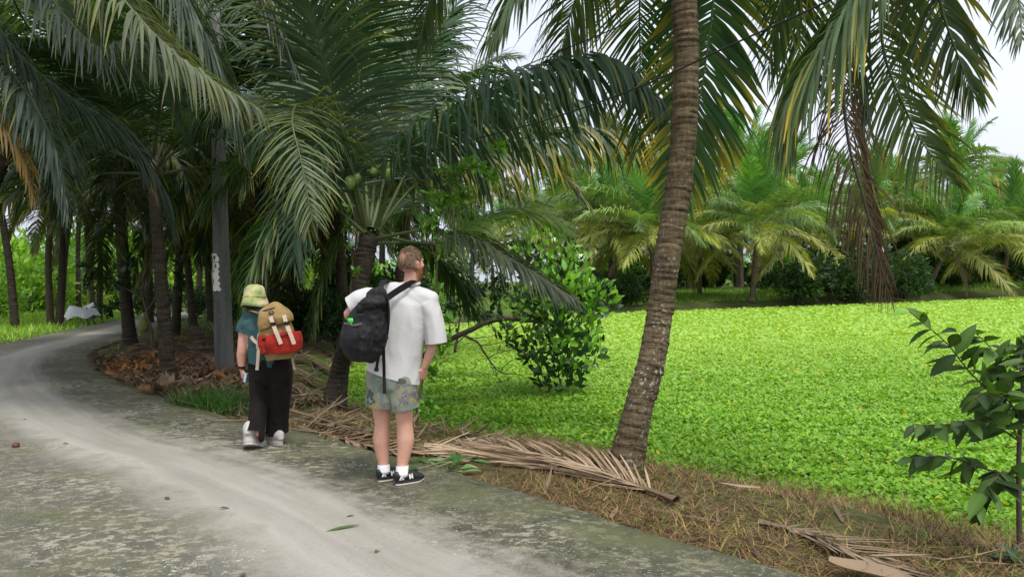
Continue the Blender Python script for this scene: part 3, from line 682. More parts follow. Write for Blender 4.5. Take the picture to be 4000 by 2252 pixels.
# ------------------------------------------------------------------ grove palms on the left, one by one: base px, crown px/py, depth taken from the base
GROVE = [ # base(px,py), crown(px,py), radius, label, fronds, theme, ring
 ((131, 345), (119, 150), .17, 'palm with light ringed trunk standing at the inside of the road bend', 17, 'shade'),
 ((169, 377), (152, 172), .122, 'nearest dark trunk of the grove, left of the concrete pole', 15, 'shade'),
 ((194, 328), (183, 185), .15, 'leaning knobbly palm trunk between the dark trunk and the pole', 15, 'shade'),
 ((175, 337), (176, 170), .14, 'pale straight palm trunk behind the dark trunk', 13, 'shade'),
 ((59, 327), (56, 158), .15, 'thick upright palm trunk beyond the road, left of the white sheet', 17, 'shade'),
 ((16, 330), (-14, 150), .15, 'palm trunk leaning left at the left edge beyond the road', 15, 'shade'),
 ((99, 320), (97, 178), .15, 'palm trunk just right of the white sheet', 14, 'shade'),
 ((211, 323), (208, 210), .15, 'slim ringed palm trunk half hidden by the concrete pole', 14, 'shade'),
 ((199, 312), (205, 222), .2, 'distant palm trunk on the far side of the road', 12, 'mid'),
 ((279, 330), (281, 210), .10, 'slim pale palm trunk behind the woman\'s backpack', 12, 'shade'),
 ((288, 333), (290, 205), .15, 'thick dark palm trunk behind the woman\'s backpack', 15, 'shade'),
 ((321, 330), (325, 215), .15, 'palm trunk between the two walkers, in the shade', 14, 'shade'),
 ((247, 322), (252, 200), .15, 'palm trunk just right of the pole', 14, 'shade'),
 ((226, 350), (228, 90), .14, 'added shade palm whose trunk stands right behind the concrete pole', 18, 'shade'),  # hidden-trunk and off-frame palms: added to shade the grove from above
 ((268, 352), (262, 95), .14, 'added shade palm whose trunk is hidden by the woman with the tan backpack', 18, 'shade'),
 ((345, 346), (318, 120), .14, 'added shade palm hidden behind the short coconut palm', 16, 'shade'),
 ((392, 343), (412, 160), .14, 'added shade palm hidden behind the man with the black backpack', 14, 'shade'),
 ((-40, 372), (30, 95), .15, 'added shade palm rooted beyond the left edge with a crown of dark hanging fronds', 18, 'shade'),
 ((150, 322), (148, 175), .15, 'palm trunk seen between the road-bend palm and the dark trunk', 12, 'shade'),
]
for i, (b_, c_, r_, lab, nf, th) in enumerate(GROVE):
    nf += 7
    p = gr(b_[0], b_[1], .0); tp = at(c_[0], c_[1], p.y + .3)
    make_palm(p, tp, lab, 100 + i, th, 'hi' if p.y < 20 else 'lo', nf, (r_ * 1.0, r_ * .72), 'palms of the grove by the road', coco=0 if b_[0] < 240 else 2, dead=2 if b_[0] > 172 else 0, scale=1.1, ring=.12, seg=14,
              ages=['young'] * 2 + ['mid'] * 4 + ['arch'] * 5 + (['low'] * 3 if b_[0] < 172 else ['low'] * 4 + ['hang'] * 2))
rs = random.Random(4)
# deeper rows of the grove, nothing tells them apart
for i in range(16):
    X_ = rs.uniform(-22, -3); Y_ = rs.uniform(24, 62)
    if i < 7: X_ = -22 + i * 3.2 + rs.uniform(-1, 1); Y_ = rs.uniform(44, 60)
    if abs(X_ + .42 * Y_ - .5) < 3.2 or pond_sd(X_, Y_) < 2.2: X_ -= 6.5
    if pond_sd(X_, Y_) < 2: continue
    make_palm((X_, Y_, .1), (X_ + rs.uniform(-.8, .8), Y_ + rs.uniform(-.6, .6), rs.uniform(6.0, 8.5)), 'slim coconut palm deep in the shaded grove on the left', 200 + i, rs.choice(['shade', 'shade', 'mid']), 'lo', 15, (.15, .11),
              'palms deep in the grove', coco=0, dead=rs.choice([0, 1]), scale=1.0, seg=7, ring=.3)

# ------------------------------------------------------------------ palms on the far bank
FAR = [ # base px, crown px, Y, scale, label
 ((752, 306), (758, 222), 43.5, 1.0, 'far-bank palm with flared trunk foot at the water and coconut bunch', 22),
 ((657, 311), (650, 226), 42.5, 1.0, 'far-bank palm with yellow drooping fronds right behind the leaning trunk', 22),
 ((926, 300), (951, 238), 48, 1.0, 'far-bank palm leaning right with an orange dying frond', 20),
 ((815, 302), (812, 232), 50, .95, 'far-bank palm with whitish ringed trunk above the dark bush', 18),
 ((872, 300), (868, 214), 52, 1.05, 'far-bank palm with tall upright spear right of the hanging dead frond', 20),
 ((958, 296), (955, 172), 58, 1.0, 'tallest palm on the far bank at the right, against the sky', 20),
 ((742, 304), (742, 168), 60, 1.0, 'tall palm standing behind the coconut-bearing palm on the far bank', 18),
 ((612, 311), (608, 218), 46, 1.0, 'far-bank palm left of the leaning trunk above the round bush', 20),
 ((575, 312), (566, 212), 52, 1.0, 'far-bank palm behind the round bush', 18),
 ((700, 309), (704, 232), 50, .9, 'far-bank palm just right of the leaning trunk', 18),
 ((1000, 298), (1012, 232), 52, 1.0, 'far-bank palm at the right edge of the view', 18),
 ((1040, 296), (1048, 205), 60, 1.0, 'far palm crown cut by the right edge', 18),
 ((905, 299), (905, 205), 62, .95, 'far palm between the dead frond and the tallest palm', 16),
 ((690, 307), (688, 180), 64, 1.0, 'far palm crown peeping out from behind the leaning trunk', 16),
 ((790, 303), (786, 190), 64, 1.0, 'far palm behind the whitish ringed trunk', 16),
 ((640, 309), (636, 178), 64, 1.0, 'far palm crown left of the leaning trunk, upper row', 16),
]
for i, (b_, c_, Y_, sc, lab, nf) in enumerate(FAR):
    p = at(b_[0], b_[1], Y_); p.z = float(hgt(np.array([p.x]), np.array([p.y]))[0]) - .05; tp = at(c_[0], c_[1] + 6, Y_ + .4)
    o = make_palm(p, tp, lab, 300 + i, 'pond', 'lo', nf + 9, (.17, .12), 'palms along the far bank', coco=12 if i < 3 else 4, dead=1 if i % 2 else 2, scale=sc * 1.24, seg=9, ring=.2)
for i in range(44):
    px = 470 + i * 14.5 + rs.uniform(-10, 10); Y_ = rs.uniform(60, 92)
    p = at(px, 300, Y_); p.z = .1; tp = at(px + rs.uniform(-8, 8), (rs.uniform(195, 228) if i % 2 else rs.uniform(230, 252)), Y_)
    make_palm(p, tp, 'coconut palm in the back rows beyond the pond', 400 + i, 'pond', 'lo', 21, (.17, .12), 'palms in the back rows beyond the pond', coco=0, dead=0, scale=rs.uniform(.95, 1.15), seg=6, ring=.5)

# ------------------------------------------------------------------ shrubs and undergrowth
def shrub_mesh(name, rx, rz, n, size, c0, c1, seed, k=1, top=None):
    rs = np.random.RandomState(seed); mb = MB()
    nl = 9; cen = np.c_[rs.uniform(-.6, .6, nl) * rx, rs.uniform(-.6, .6, nl) * rx, rs.uniform(.25, .75, nl) * rz]
    rad = rs.uniform(.3, .55, nl)
    w = rs.randint(0, nl, n); d = rand_dirs(rs, n, -.6, 1); q = rs.uniform(.55, 1.05, n) ** .6
    P = cen[w] + d * (rad[w] * q)[:, None] * np.array((rx, rx, rz * .8)); P[:, 2] = np.maximum(P[:, 2], .02)
    A = nrm(d + rand_dirs(rs, n) * .9 + np.array((0, 0, .1))); Wd = nrm(np.cross(A, rand_dirs(rs, n)))
    ln = size * rs.uniform(.6, 1.3, n)
    C = np.array(c0) + (np.array(c1) - np.array(c0)) * rs.rand(n, 1) ** 1.4
    V, F, CC = leaf_quads(P, A, Wd, ln, ln * .55, C, k, .2, None if k > 1 else [.7, .55]); mb.add(V, F, CC)
    for i in range(7):
        c = cen[i]; add_tube(mb, spline([Vector((c[0] * .1, c[1] * .1, -.1)), Vector((c[0] * .5, c[1] * .5, c[2] * .5)), Vector(c)], 5), np.linspace(.018, .006, 5) * rz, 4, (.07, .055, .035), 1, cap=False)
    return mb.mesh(name, [M_SHRUB, M_RACHIS])
SH = [shrub_mesh('shrub', 1.3, 1.6, 1500, .16, (.10, .24, .03), (.34, .55, .06), 1), shrub_mesh('shrub', 1.5, 1.2, 1500, .14, (.13, .27, .03), (.42, .55, .07), 2),  # leaf greens raised so shrubs under the canopy look lit
      shrub_mesh('shrub', 1.0, 2.0, 1400, .18, (.07, .18, .025), (.22, .42, .05), 3)]
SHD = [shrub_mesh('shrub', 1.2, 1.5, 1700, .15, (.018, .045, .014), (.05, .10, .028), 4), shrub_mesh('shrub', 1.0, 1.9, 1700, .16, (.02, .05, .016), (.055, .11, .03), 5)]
def shrub(me, p, sc, label, group, rz=0):
    o = link('shrub', me, None, p, (0, 0, rz), sc); return tag(o, label, 'shrub', group)
LS = [(20, 318), (48, 316), (8, 312), (35, 308), (70, 312), (90, 308), (110, 309), (125, 306), (145, 307), (5, 322), (158, 305), (80, 303), (30, 302), (185, 305), (240, 309), (262, 311), (300, 312), (225, 304), (315, 309), (335, 314), (352, 318),
      (55, 304), (105, 303), (0, 308), (130, 302), (275, 306), (205, 302)]
for i, (px, py) in enumerate(LS):
    p = gr(px, py, .0); 
    if pond_sd(p.x, p.y) < 1: continue
    shrub(SH[i % 3], p, rs.uniform(.9, 1.5) * (1 + .012 * p.y), 'bright green leafy shrub in the undergrowth beyond the bend of the road', 'undergrowth shrubs beyond the road', rs.uniform(0, 6))
for i in range(26):
    px = -20 + i * 19; p = at(px, 298, rs.uniform(62, 85)); p.z = 0
    if pond_sd(p.x, p.y) < 1: continue
    shrub(SH[i % 3], p, rs.uniform(1.8, 3.0) * (1.6 if px < 230 else 1), 'pale green shrub at the far back of the grove', 'shrubs at the back of the grove', rs.uniform(0, 6))
for i, (px, Y_, sc, lab) in enumerate([(818, 43.5, 1.9, 'dark glossy bush at the water under the whitish trunk'), (800, 43, 1.4, 'dark bush at the water left of the larger dark bush'), (883, 44.5, 1.9, 'dark bush at the water right of the dead frond'),
                                       (905, 46, 1.7, 'tall dark bush behind the hanging dead frond'), (862, 44, 1.5, 'dark bush behind the hanging dead frond'), (632, 42, 1.2, 'dark bush left of the leaning trunk on the far bank'), (590, 42, 1.3, 'dark bush on the far bank behind the round bush')]):
    p = at(px, 300, Y_); p.z = -.2; shrub(SHD[i % 2], p, sc, lab, 'dark bushes on the far bank', i)
for i in range(34):
    px = 540 + i * 15 + rs.uniform(-6, 6); p = at(px, 300, rs.uniform(50, 80)); p.z = 0
    shrub(rs.choice(SH[2:] + SHD * 2), p, rs.uniform(1.2, 2.4), 'low shrub between the trunks of the far bank', 'shrubs under the far palms', rs.uniform(0, 6))  # dark meshes favoured: deep shade between trunks put in as leaf colour
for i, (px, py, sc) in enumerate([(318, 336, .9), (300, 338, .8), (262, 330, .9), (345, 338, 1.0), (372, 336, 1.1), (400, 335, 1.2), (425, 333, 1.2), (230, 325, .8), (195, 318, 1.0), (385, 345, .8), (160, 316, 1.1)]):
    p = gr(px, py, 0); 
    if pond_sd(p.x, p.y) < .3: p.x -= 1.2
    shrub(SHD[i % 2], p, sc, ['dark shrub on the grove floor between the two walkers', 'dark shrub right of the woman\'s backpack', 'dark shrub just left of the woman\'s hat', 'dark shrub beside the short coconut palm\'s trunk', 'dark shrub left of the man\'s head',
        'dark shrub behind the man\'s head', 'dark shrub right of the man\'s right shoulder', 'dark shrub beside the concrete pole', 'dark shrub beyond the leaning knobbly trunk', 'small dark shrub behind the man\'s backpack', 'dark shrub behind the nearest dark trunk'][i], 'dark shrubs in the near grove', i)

# ------------------------------------------------------------------ round glossy-leaved bush leaning over the pond
def leaf_mesh(name, ln, wd, mat, col, fold=.25, curl=.2, k=5, prof=None):
    st = np.linspace(0, 1, k + 1); pr = np.interp(st, [0, .12, .45, .8, 1], [.05, .55, 1, .55, .02]) if prof is None else prof
    V = []; 
    for s, w in zip(st, pr):
        z = -curl * ln * s * s
        V += [(ln * s, -wd / 2 * w, z + fold * wd / 2 * w), (ln * s, 0, z), (ln * s, wd / 2 * w, z + fold * wd / 2 * w)]
    F = []
    for i in range(k):
        a = 3 * i; F += [(a, a + 3, a + 4, a + 1), (a + 1, a + 4, a + 5, a + 2)]
    mb = MB(); C = np.tile(np.array(col), (len(V), 1)); C[1::3] *= 1.35
    mb.add(V, F, C); return mb.mesh(name, mat, True)
def orient(axis, normal):
    a = Vector(axis).normalized(); n = Vector(normal); n = (n - a * n.dot(a)); n = n.normalized() if n.length > 1e-4 else a.orthogonal().normalized()
    s = n.cross(a); return Matrix((a, s, n)).transposed()
def put_leaf(me, parent, p, axis, normal, sc):
    o = link('leaf', me, parent, p, orient(axis, normal).to_euler(), sc); return o

def round_bush():
    Yb = 12.4; base = gr(424, 352, -.1); base = at(424, 352, 12.8)
    e = empty('glossy_bush', Vector((base.x, base.y, -.2)), 'round glossy bush with bright green leaf tips leaning over the pond behind the man', 'bush')
    o0 = Vector(e.location); rs = np.random.RandomState(77)
    blobs = [(548, 252, 30, 26), (566, 270, 26, 24), (560, 300, 36, 34), (590, 296, 26, 16), (603, 303, 17, 11), (570, 325, 32, 26), (556, 352, 30, 26), (580, 352, 26, 24), (560, 378, 24, 13), (530, 345, 16, 18), (506, 338, 12, 10), (512, 318, 14, 12), (527, 262, 18, 20), (535, 300, 22, 24)]
    px2m = Yb / FPX; P = []; D = []; B = []
    for (x, y, a, b) in blobs:
        n = int(a * b * .26); d = rand_dirs(rs, n); q = rs.uniform(.5, 1.05, n) ** .5
        c = np.array(at(x, y, Yb + rs.uniform(-.2, .25)))
        P.append(c + d * q[:, None] * np.array((a, min(a, b) * 1.0, b)) * px2m); D.append(d)
    P = np.vstack(P); D = np.vstack(D); n = len(P)
    keep = P[:, 2] > -.36; P = P[keep]; D = D[keep]; n = len(P)
    A = nrm(D * .7 + rand_dirs(rs, n) * .55 + np.array((0, 0, .55))); Nn = nrm(D + np.array((0, -.2, .5)) + rand_dirs(rs, n) * .5)
    hue = rs.rand(n); young = (D[:, 2] + .6 * D[:, 0] > -.1) & (hue > .22) & (P[:, 2] > .35) | (hue > .85)  # lime leaves, mostly where a clump faces up and right
    mats = [leaf_mesh('leaf', .175, .10, M_LEAF, c) for c in ((.028, .075, .022), (.045, .11, .025), (.15, .36, .035), (.24, .46, .05))]
    order = np.argsort(P[:, 1] - .6 * D[:, 0] * 0)
    near = set(order[:290].tolist())
    mb = MB(); idx = [i for i in range(n) if i not in near]
    Wd = nrm(np.cross(Nn, A))
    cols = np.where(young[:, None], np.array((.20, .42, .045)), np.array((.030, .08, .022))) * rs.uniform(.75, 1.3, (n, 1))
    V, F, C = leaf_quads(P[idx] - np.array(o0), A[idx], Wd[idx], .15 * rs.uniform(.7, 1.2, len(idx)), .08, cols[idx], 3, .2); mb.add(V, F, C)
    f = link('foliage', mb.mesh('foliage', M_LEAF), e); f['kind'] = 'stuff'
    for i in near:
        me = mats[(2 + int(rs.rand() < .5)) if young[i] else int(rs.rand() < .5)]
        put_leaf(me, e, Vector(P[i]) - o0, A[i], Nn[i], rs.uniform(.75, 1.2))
    # crooked trunk from the left bank and bare drooping twigs
    def br(ps, r0, r1, name='branch'):
        m_ = MB(); P_ = spline([at(*p) - o0 for p in ps], 14); P_ += rs.normal(0, .008, P_.shape); add_tube(m_, P_, np.linspace(r0, r1, 14), 6, (1, 1, 1)); link(name, m_.mesh(name, M_TWIG, True), e)
    br([(424, 356, 12.8), (440, 342, 12.6), (468, 331, 12.5), (500, 318, 12.4), (540, 320, 12.4), (560, 300, 12.4)], .06, .02, 'trunk')
    br([(535, 318, 12.4), (555, 350, 12.4), (560, 385, 12.4)], .02, .008)
    br([(462, 333, 12.5), (478, 343, 12.4), (488, 358, 12.4), (500, 372, 12.3), (520, 374, 12.2)], .022, .005)
    for ps in ([(488, 358, 12.4), (500, 352, 12.3), (525, 346, 12.3)], [(500, 372, 12.3), (508, 362, 12.2), (530, 352, 12.2)], [(494, 366, 12.3), (500, 380, 12.2), (512, 376, 12.1)], [(470, 338, 12.4), (490, 336, 12.3), (515, 330, 12.3)],
               [(480, 345, 12.4), (500, 342, 12.2), (518, 338, 12.2)], [(505, 319, 12.4), (520, 335, 12.3), (535, 352, 12.2)], [(515, 318, 12.4), (530, 300, 12.3), (540, 270, 12.3)], [(490, 360, 12.4), (494, 372, 12.3), (505, 385, 12.2)]):
        br(ps, .009, .003)
round_bush()

def leafy_tree(name, base, stems, blobs, label, leaf, n_leaf, col0, col1, bark, seed, cat='tree', up=.3, rstem=.02, droop=0):
    """stems: px/py/Y polylines; blobs: (px,py,Y,rx,ry) leaf clouds; leaves hang on short twigs"""
    rs = np.random.RandomState(seed); base = Vector(base)
    e = empty(name, base, label, cat)
    for i, ps in enumerate(stems):
        mb = MB(); P = spline([at(*p) - base for p in ps], 16); P[1:] += rs.normal(0, .006, P[1:].shape)
        add_tube(mb, P, np.linspace(rstem if i == 0 else rstem * .45, rstem * .15, 16), 6); link('trunk' if i == 0 else 'branch', mb.mesh('stem', bark, True), e)
    tot = sum(b[3] * b[4] for b in blobs); mb = MB(); tw = MB()
    for (x, y, Y_, rx, ry) in blobs:
        n = max(6, int(n_leaf * rx * ry / tot)); ns = max(2, n // 9)
        c = np.array(at(x, y, Y_) - base); s = Y_ / FPX
        d = rand_dirs(rs, ns); ends = c + d * (rs.rand(ns, 1) ** .4) * np.array((rx, .7 * (rx + ry) / 2, ry)) * s
        for q in range(ns):
            a = c + rs.normal(0, .06, 3); b_ = ends[q]; k = rs.randint(6, 12); u = rs.uniform(.25, 1, k)
            add_tube(tw, spline([a, (a + b_) / 2 + rs.normal(0, .03, 3), b_], 5), np.linspace(.005, .0025, 5), 3, cap=False)
            P = a + (b_ - a) * u[:, None]; ax = nrm((b_ - a) / max(.01, np.linalg.norm(b_ - a)) * .6 + rand_dirs(rs, k) + np.array((0, 0, up - droop)))
            nn = nrm(rand_dirs(rs, k) * .6 + np.array((0, 0, 1.))); W_ = nrm(np.cross(nn, ax))
            C = np.array(col0) + (np.array(col1) - np.array(col0)) * rs.rand(k, 1)
            l_ = leaf * rs.uniform(.6, 1.25, k); V, F, CC = leaf_quads(P, ax, W_, l_, l_ * .55, C, 3, .2); mb.add(V, F, CC)
    f = link('crown', mb.mesh('crown', M_LEAF), e); f['kind'] = 'stuff'
    link('twigs', tw.mesh('twigs', bark), e)['kind'] = 'stuff'
    return e
sb = gr(415.5, 431, -.25); y0 = sb.y
leafy_tree('sapling', sb, [[(415, 432, y0), (419, 400, y0), (425, 365, y0), (431, 330, y0), (437, 285, y0), (436, 240, y0), (447, 195, y0), (478, 160, y0 - .1), (505, 145, y0 - .2)],
    [(419, 400, y0), (412, 375, y0), (408, 350, y0 + .1)], [(425, 362, y0), (440, 345, y0 - .1), (455, 325, y0 - .2)], [(437, 260, y0), (425, 225, y0), (418, 190, y0)], [(436, 240, y0), (460, 210, y0), (490, 195, y0 - .1)]],
    [(500, 148, y0 - .2, 14, 10), (478, 165, y0 - .1, 18, 12), (452, 175, y0, 16, 18), (440, 200, y0, 18, 18), (465, 195, y0, 20, 16), (430, 225, y0, 16, 22), (495, 178, y0 - .1, 12, 14), (445, 250, y0, 10, 22), (436, 300, y0, 10, 20), (440, 345, y0 - .1, 16, 18), (432, 372, y0, 14, 16), (445, 320, y0 - .1, 12, 14), (425, 405, y0, 12, 12), (412, 355, y0, 8, 14)],
    'slender sapling with small light green leaves beside the man\'s right arm',   .11, 1000, (.09, .23, .03), (.22, .44, .06), M_DARKBARK, 31, rstem=.022)
# climbing leaves on the short palm
vb = at(352, 330, 9.3)
leafy_tree('climbing_vine', vb, [[(352, 330, 9.3), (350, 300, 9.3), (353, 270, 9.3), (350, 240, 9.25), (345, 215, 9.2)]], [(350, 225, 9.2, 7, 12), (352, 250, 9.2, 7, 10), (354, 275, 9.25, 5, 8), (368, 290, 9.2, 9, 12), (346, 210, 9.2, 6, 8)],
    'light green vine climbing the short coconut palm', .085, 130, (.08, .20, .025), (.16, .33, .04), M_DARKBARK, 33, 'vine', rstem=.008)
# tangle behind the man's right arm
tb = gr(455, 352, -.3)
leafy_tree('leafy_thicket', tb, [[(455, 352, tb.y), (460, 320, tb.y), (470, 290, tb.y)], [(455, 345, tb.y), (490, 310, tb.y), (515, 280, tb.y)]], [(470, 290, 14, 30, 22), (500, 285, 14, 26, 26), (450, 310, 14, 22, 24), (480, 318, 14, 24, 12), (520, 250, 14, 20, 22), (485, 255, 14.2, 24, 20)],
    'dark leafy thicket between the sapling and the round bush', .12, 1300, (.02, .055, .018), (.05, .115, .028), M_TWIG, 35, rstem=.04)
# jackfruit tree inside the road bend
jb = gr(153, 349, 0.0); jy = jb.y
jt = leafy_tree('jackfruit_tree', jb, [[(153, 349, jy), (151, 330, jy), (147, 312, jy), (141, 290, jy), (135, 270, jy), (125, 255, jy)], [(145, 300, jy), (120, 285, jy), (98, 280, jy)], [(147, 310, jy), (160, 290, jy), (172, 262, jy)]],
    [(95, 285, jy, 20, 16), (110, 305, jy, 16, 12), (120, 275, jy, 16, 14), (85, 270, jy, 12, 14), (178, 275, jy, 10, 22), (135, 262, jy, 14, 14)],
    'thin jackfruit tree with dark leaves and one hanging fruit inside the road bend', .22, 330, (.022, .055, .018), (.05, .11, .028), M_DARKBARK, 36, rstem=.05)
def fruit():
    bm = bmesh.new(); bmesh.ops.create_icosphere(bm, subdivisions=4, radius=1)
    for v in bm.verts:
        n = v.co.normalized(); k = 1 + .045 * mnoise.noise(n * 14) + .03 * mnoise.noise(n * 3)
        v.co = Vector((n.x * .125 * k, n.y * .125 * k, n.z * .19 * k))
    me = bpy.data.meshes.new('jackfruit'); bm.to_mesh(me); bm.free(); me.materials.append(mat_simple('jackfruit_skin', (.17, .20, .045), .7, .35, 60, .8, .3)); return me
o = link('jackfruit', fruit(), jt, at(144, 325, jy) - jb); o['label'] = 'hanging green jackfruit'
mb = MB(); add_tube(mb, spline([at(148, 312, jy) - jb, at(145, 314, jy) - jb, at(144, 319, jy) - jb], 6), .012, 5); link('fruit_stalk', mb.mesh('fruit_stalk', M_DARKBARK), jt)

# ------------------------------------------------------------------ dark broad-leaved young tree at the right edge, each leaf a part
M_DLEAF = mat_leaf('dull_leaf', rough=.5, trans=.3, spec=.3)
def dark_sapling():
    Y0 = 4.35; b = gr(1019, 552, -.18); b = at(1020, 556, Y0); b.z = -.2
    e = empty('young_tree', b, 'young tree with large dark drooping leaves at the right edge in front of the pond', 'tree'); rs = np.random.RandomState(9)
    stem = [(1020, 565, Y0), (1019, 500, Y0), (1019, 450, Y0), (1022, 400, Y0), (1026, 340, Y0), (1034, 290, Y0)]
    brs = [[(1019, 440, Y0), (1001, 403, Y0 - .05), (970, 372, Y0 - .1), (949, 345, Y0 - .15), (924, 323, Y0 - .2), (909, 311, Y0 - .22)],
           [(1010, 420, Y0), (1001, 382, Y0 + .05), (992, 350, Y0 + .1), (974, 331, Y0 + .1)],
           [(1019, 440, Y0), (985, 420, Y0 - .15), (945, 424, Y0 - .3), (914, 424, Y0 - .38)],
           [(1019, 478, Y0), (985, 468, Y0 + .1), (945, 456, Y0 + .15), (906, 458, Y0 + .2)],
           [(1021, 410, Y0), (1035, 380, Y0 - .1), (1040, 350, Y0 - .2)],
           [(1020, 470, Y0), (1000, 475, Y0 - .2), (985, 490, Y0 - .35), (978, 510, Y0 - .4)],
           [(1021, 420, Y0), (1008, 400, Y0 - .2), (985, 392, Y0 - .35), (972, 400, Y0 - .42)],
           [(1022, 380, Y0), (1018, 350, Y0 + .1), (1028, 330, Y0 + .1)]]
    cols = [(.026, .054, .013), (.04, .082, .017), (.07, .14, .024)]
    LM = [leaf_mesh('leaf', .185, .082, M_DLEAF, c, fold=.3, curl=.12 + .12 * i) for i, c in enumerate(cols)]
    LY = leaf_mesh('leaf', .15, .07, M_LEAF, (.13, .30, .035), fold=.2)
    mb = MB(); add_tube(mb, spline([at(*p) - b for p in stem], 16), np.linspace(.017, .008, 16), 7); link('trunk', mb.mesh('trunk', M_TWIG, True), e)
    for bi, ps in enumerate(brs):
        P = spline([at(*p) - b for p in ps], 20); T = nrm(np.gradient(P, axis=0))
        mb = MB(); add_tube(mb, P, np.linspace(.007, .0025, 20), 5, cap=False); link('branch', mb.mesh('branch', M_TWIG), e)
        n = 30 if len(ps) > 4 else 24
        for i in range(n):
            u = .15 + .85 * i / (n - 1); j = min(19, int(u * 19)); t = Vector(T[j]); sd = Vector((-t.z, 0, t.x)).normalized() * (1 if i % 2 else -1)
            sd2 = t.cross(Vector((0, 0, 1))).normalized() * (1 if i % 2 else -1)
            ax = t * .45 + sd * .35 + sd2 * .45 + Vector((0, 0, -.3 if bi != 0 else -.1)) + Vector(rs.normal(0, .18, 3))
            me = LM[rs.randint(3)]
            if (bi == 0 and u > .93) or (bi == 2 and i == 4): me = LY
            put_leaf(me, e, Vector(P[j]), ax, Vector((rs.normal(0, .5), -.6 + rs.normal(0, .4), 1)), rs.uniform(.7, 1.1) * (1 if u < .9 else .75))
    return e
dark_sapling()
# small plant in the lower right corner
e = empty('seedling', at(1012, 572, 4.0), 'small dark-leaved seedling in the lower right corner', 'plant')
LM2 = leaf_mesh('leaf', .16, .06, M_LEAF, (.03, .075, .022), fold=.25)
for i in range(9):
    a = i * 2.4; put_leaf(LM2, e, Vector((0, 0, .05 + .012 * i)), Vector((math.cos(a), math.sin(a), .35 - .05 * i)), (0, 0, 1), .8 + .05 * (i % 4))
mb = MB(); add_tube(mb, [(0, 0, -.1), (0, 0, .06), (0.01, 0, .16)], .006, 5); link('stem', mb.mesh('stem', M_TWIG), e)

# ------------------------------------------------------------------ concrete pole with a torn notice, wires
def pole():
    b = gr(224.5, 371, 0.0); hgt_ = 6.6
    e = empty('utility_pole', b, 'round grey concrete pole with a torn white notice, left of the woman', 'pole')
    m, t, bs, N, K = nodes('pole_concrete')
    tc = N('ShaderNodeTexCoord'); mp = N('ShaderNodeMapping'); mp.inputs['Scale'].default_value = (9, 9, .9); K(tc.outputs['Object'], mp.inputs[0])
    n1 = noise_n(t, 1, 6, .6, mp.outputs[0]); n2 = noise_n(t, 30, 4, .6)
    r1 = ramp(t, n1.outputs['Fac'], [(.3, (.065, .065, .062)), (.7, (.15, .15, .145))])  # greys darkened to stand in for shade on the pole
    K(mix(t, r1.outputs[0], ramp(t, n2.outputs['Fac'], [(.35, (.7,) * 3), (.65, (1.15,) * 3)]).outputs[0], .7, 'MULTIPLY'), bs.inputs['Base Color']); bs.inputs['Roughness'].default_value = .85
    bump(t, bs, n2.outputs['Fac'], .3, .01)
    mb = MB(); zs = np.linspace(-.3, hgt_, 30); R0 = lambda z: .172 - .0125 * z
    add_tube(mb, np.c_[0 * zs, 0 * zs, zs], R0(zs), 28, up=(0, 1, 0)); link('shaft', mb.mesh('shaft', m, True), e)
    mb = MB(); add_tube(mb, [(-.45, 0, 6.3), (.45, 0, 6.3)], .035, 6); link('cross_arm', mb.mesh('cross_arm', m), e)
    # notice: wraps round the left front of the shaft
    paper = mat_simple('torn_paper', (.78, .78, .75), .8, .05, 25, 0, .2); ink = mat_simple('black_ink', (.03, .03, .03), .7, .1, 30)
    mpx = b.y / FPX; z0 = (371 - 290) * mpx; z1 = (371 - 253.5) * mpx
    def cyl(s, z, off):   # arc length s from the front-left facing line, height z
        r = R0(z) + off; th = -math.pi / 2 - .20 + s / R0(z); return (r * math.cos(th), r * math.sin(th), z)
    rs = np.random.RandomState(2); nz_ = 24; ns = 14; V = []
    for i in range(nz_):
        z = z0 + (z1 - z0) * i / (nz_ - 1)
        l = -.27 + rs.normal(0, .004); rgt = .035 + (.018 if i < 5 else 0) + .012 * math.sin(i * 1.7) + rs.normal(0, .005) - (.03 if i > 21 else 0)
        for j in range(ns): V.append(cyl(l + (rgt - l) * j / (ns - 1), z + .012 * math.sin(j * 1.9) * (i in (0, nz_ - 1)), .004))
    k = (np.arange(nz_ - 1)[:, None] * ns + np.arange(ns - 1)[None]).ravel()
    mb = MB(); mb.add(V, np.stack([k, k + 1, k + ns + 1, k + ns], 1)); no = link('notice', mb.mesh('notice', paper), e); no['label'] = 'torn white notice with black letters PĐ and 24'
    def text(body, s0, zb, size):
        cu = bpy.data.curves.new('t', 'FONT'); cu.body = body; cu.size = size; cu.resolution_u = 3; cu.offset = size * .018
        to = bpy.data.objects.new('t', cu); COL.objects.link(to); dg = bpy.context.evaluated_depsgraph_get()
        me = bpy.data.meshes.new_from_object(to.evaluated_get(dg)); bpy.data.objects.remove(to); bpy.data.curves.remove(cu)
        for v in me.vertices: v.co = cyl(s0 + v.co.x * .55, zb + v.co.y, .007)
        me.materials.clear(); me.materials.append(ink); me.name = 'lettering'; link('lettering', me, no)
    H_ = z1 - z0
    text('.PĐ', -.118, z0 + H_ * .80, .145); text('. 24', -.122, z0 + H_ * .60, .145)
    def bar(s0, s1, zb, h):
        V = [cyl(s0 + (s1 - s0) * q / 6, z, .007) for z in (zb, zb + h) for q in range(7)]; k = np.arange(6)
        m_ = MB(); m_.add(V, np.stack([k, k + 1, k + 8, k + 7], 1)); link('lettering', m_.mesh('bar', ink), no)
    bar(-.25, .02, z0 + H_ * .77, .01)
    for zz, a_, c_, h in ((.53, -.2, -.05, .022), (.50, -.2, -.06, .012), (.27, -.17, -.07, .03), (.21, -.17, -.07, .03), (.155, -.17, -.05, .008)): bar(a_, c_, z0 + H_ * zz, h)
    return b
pb = pole()
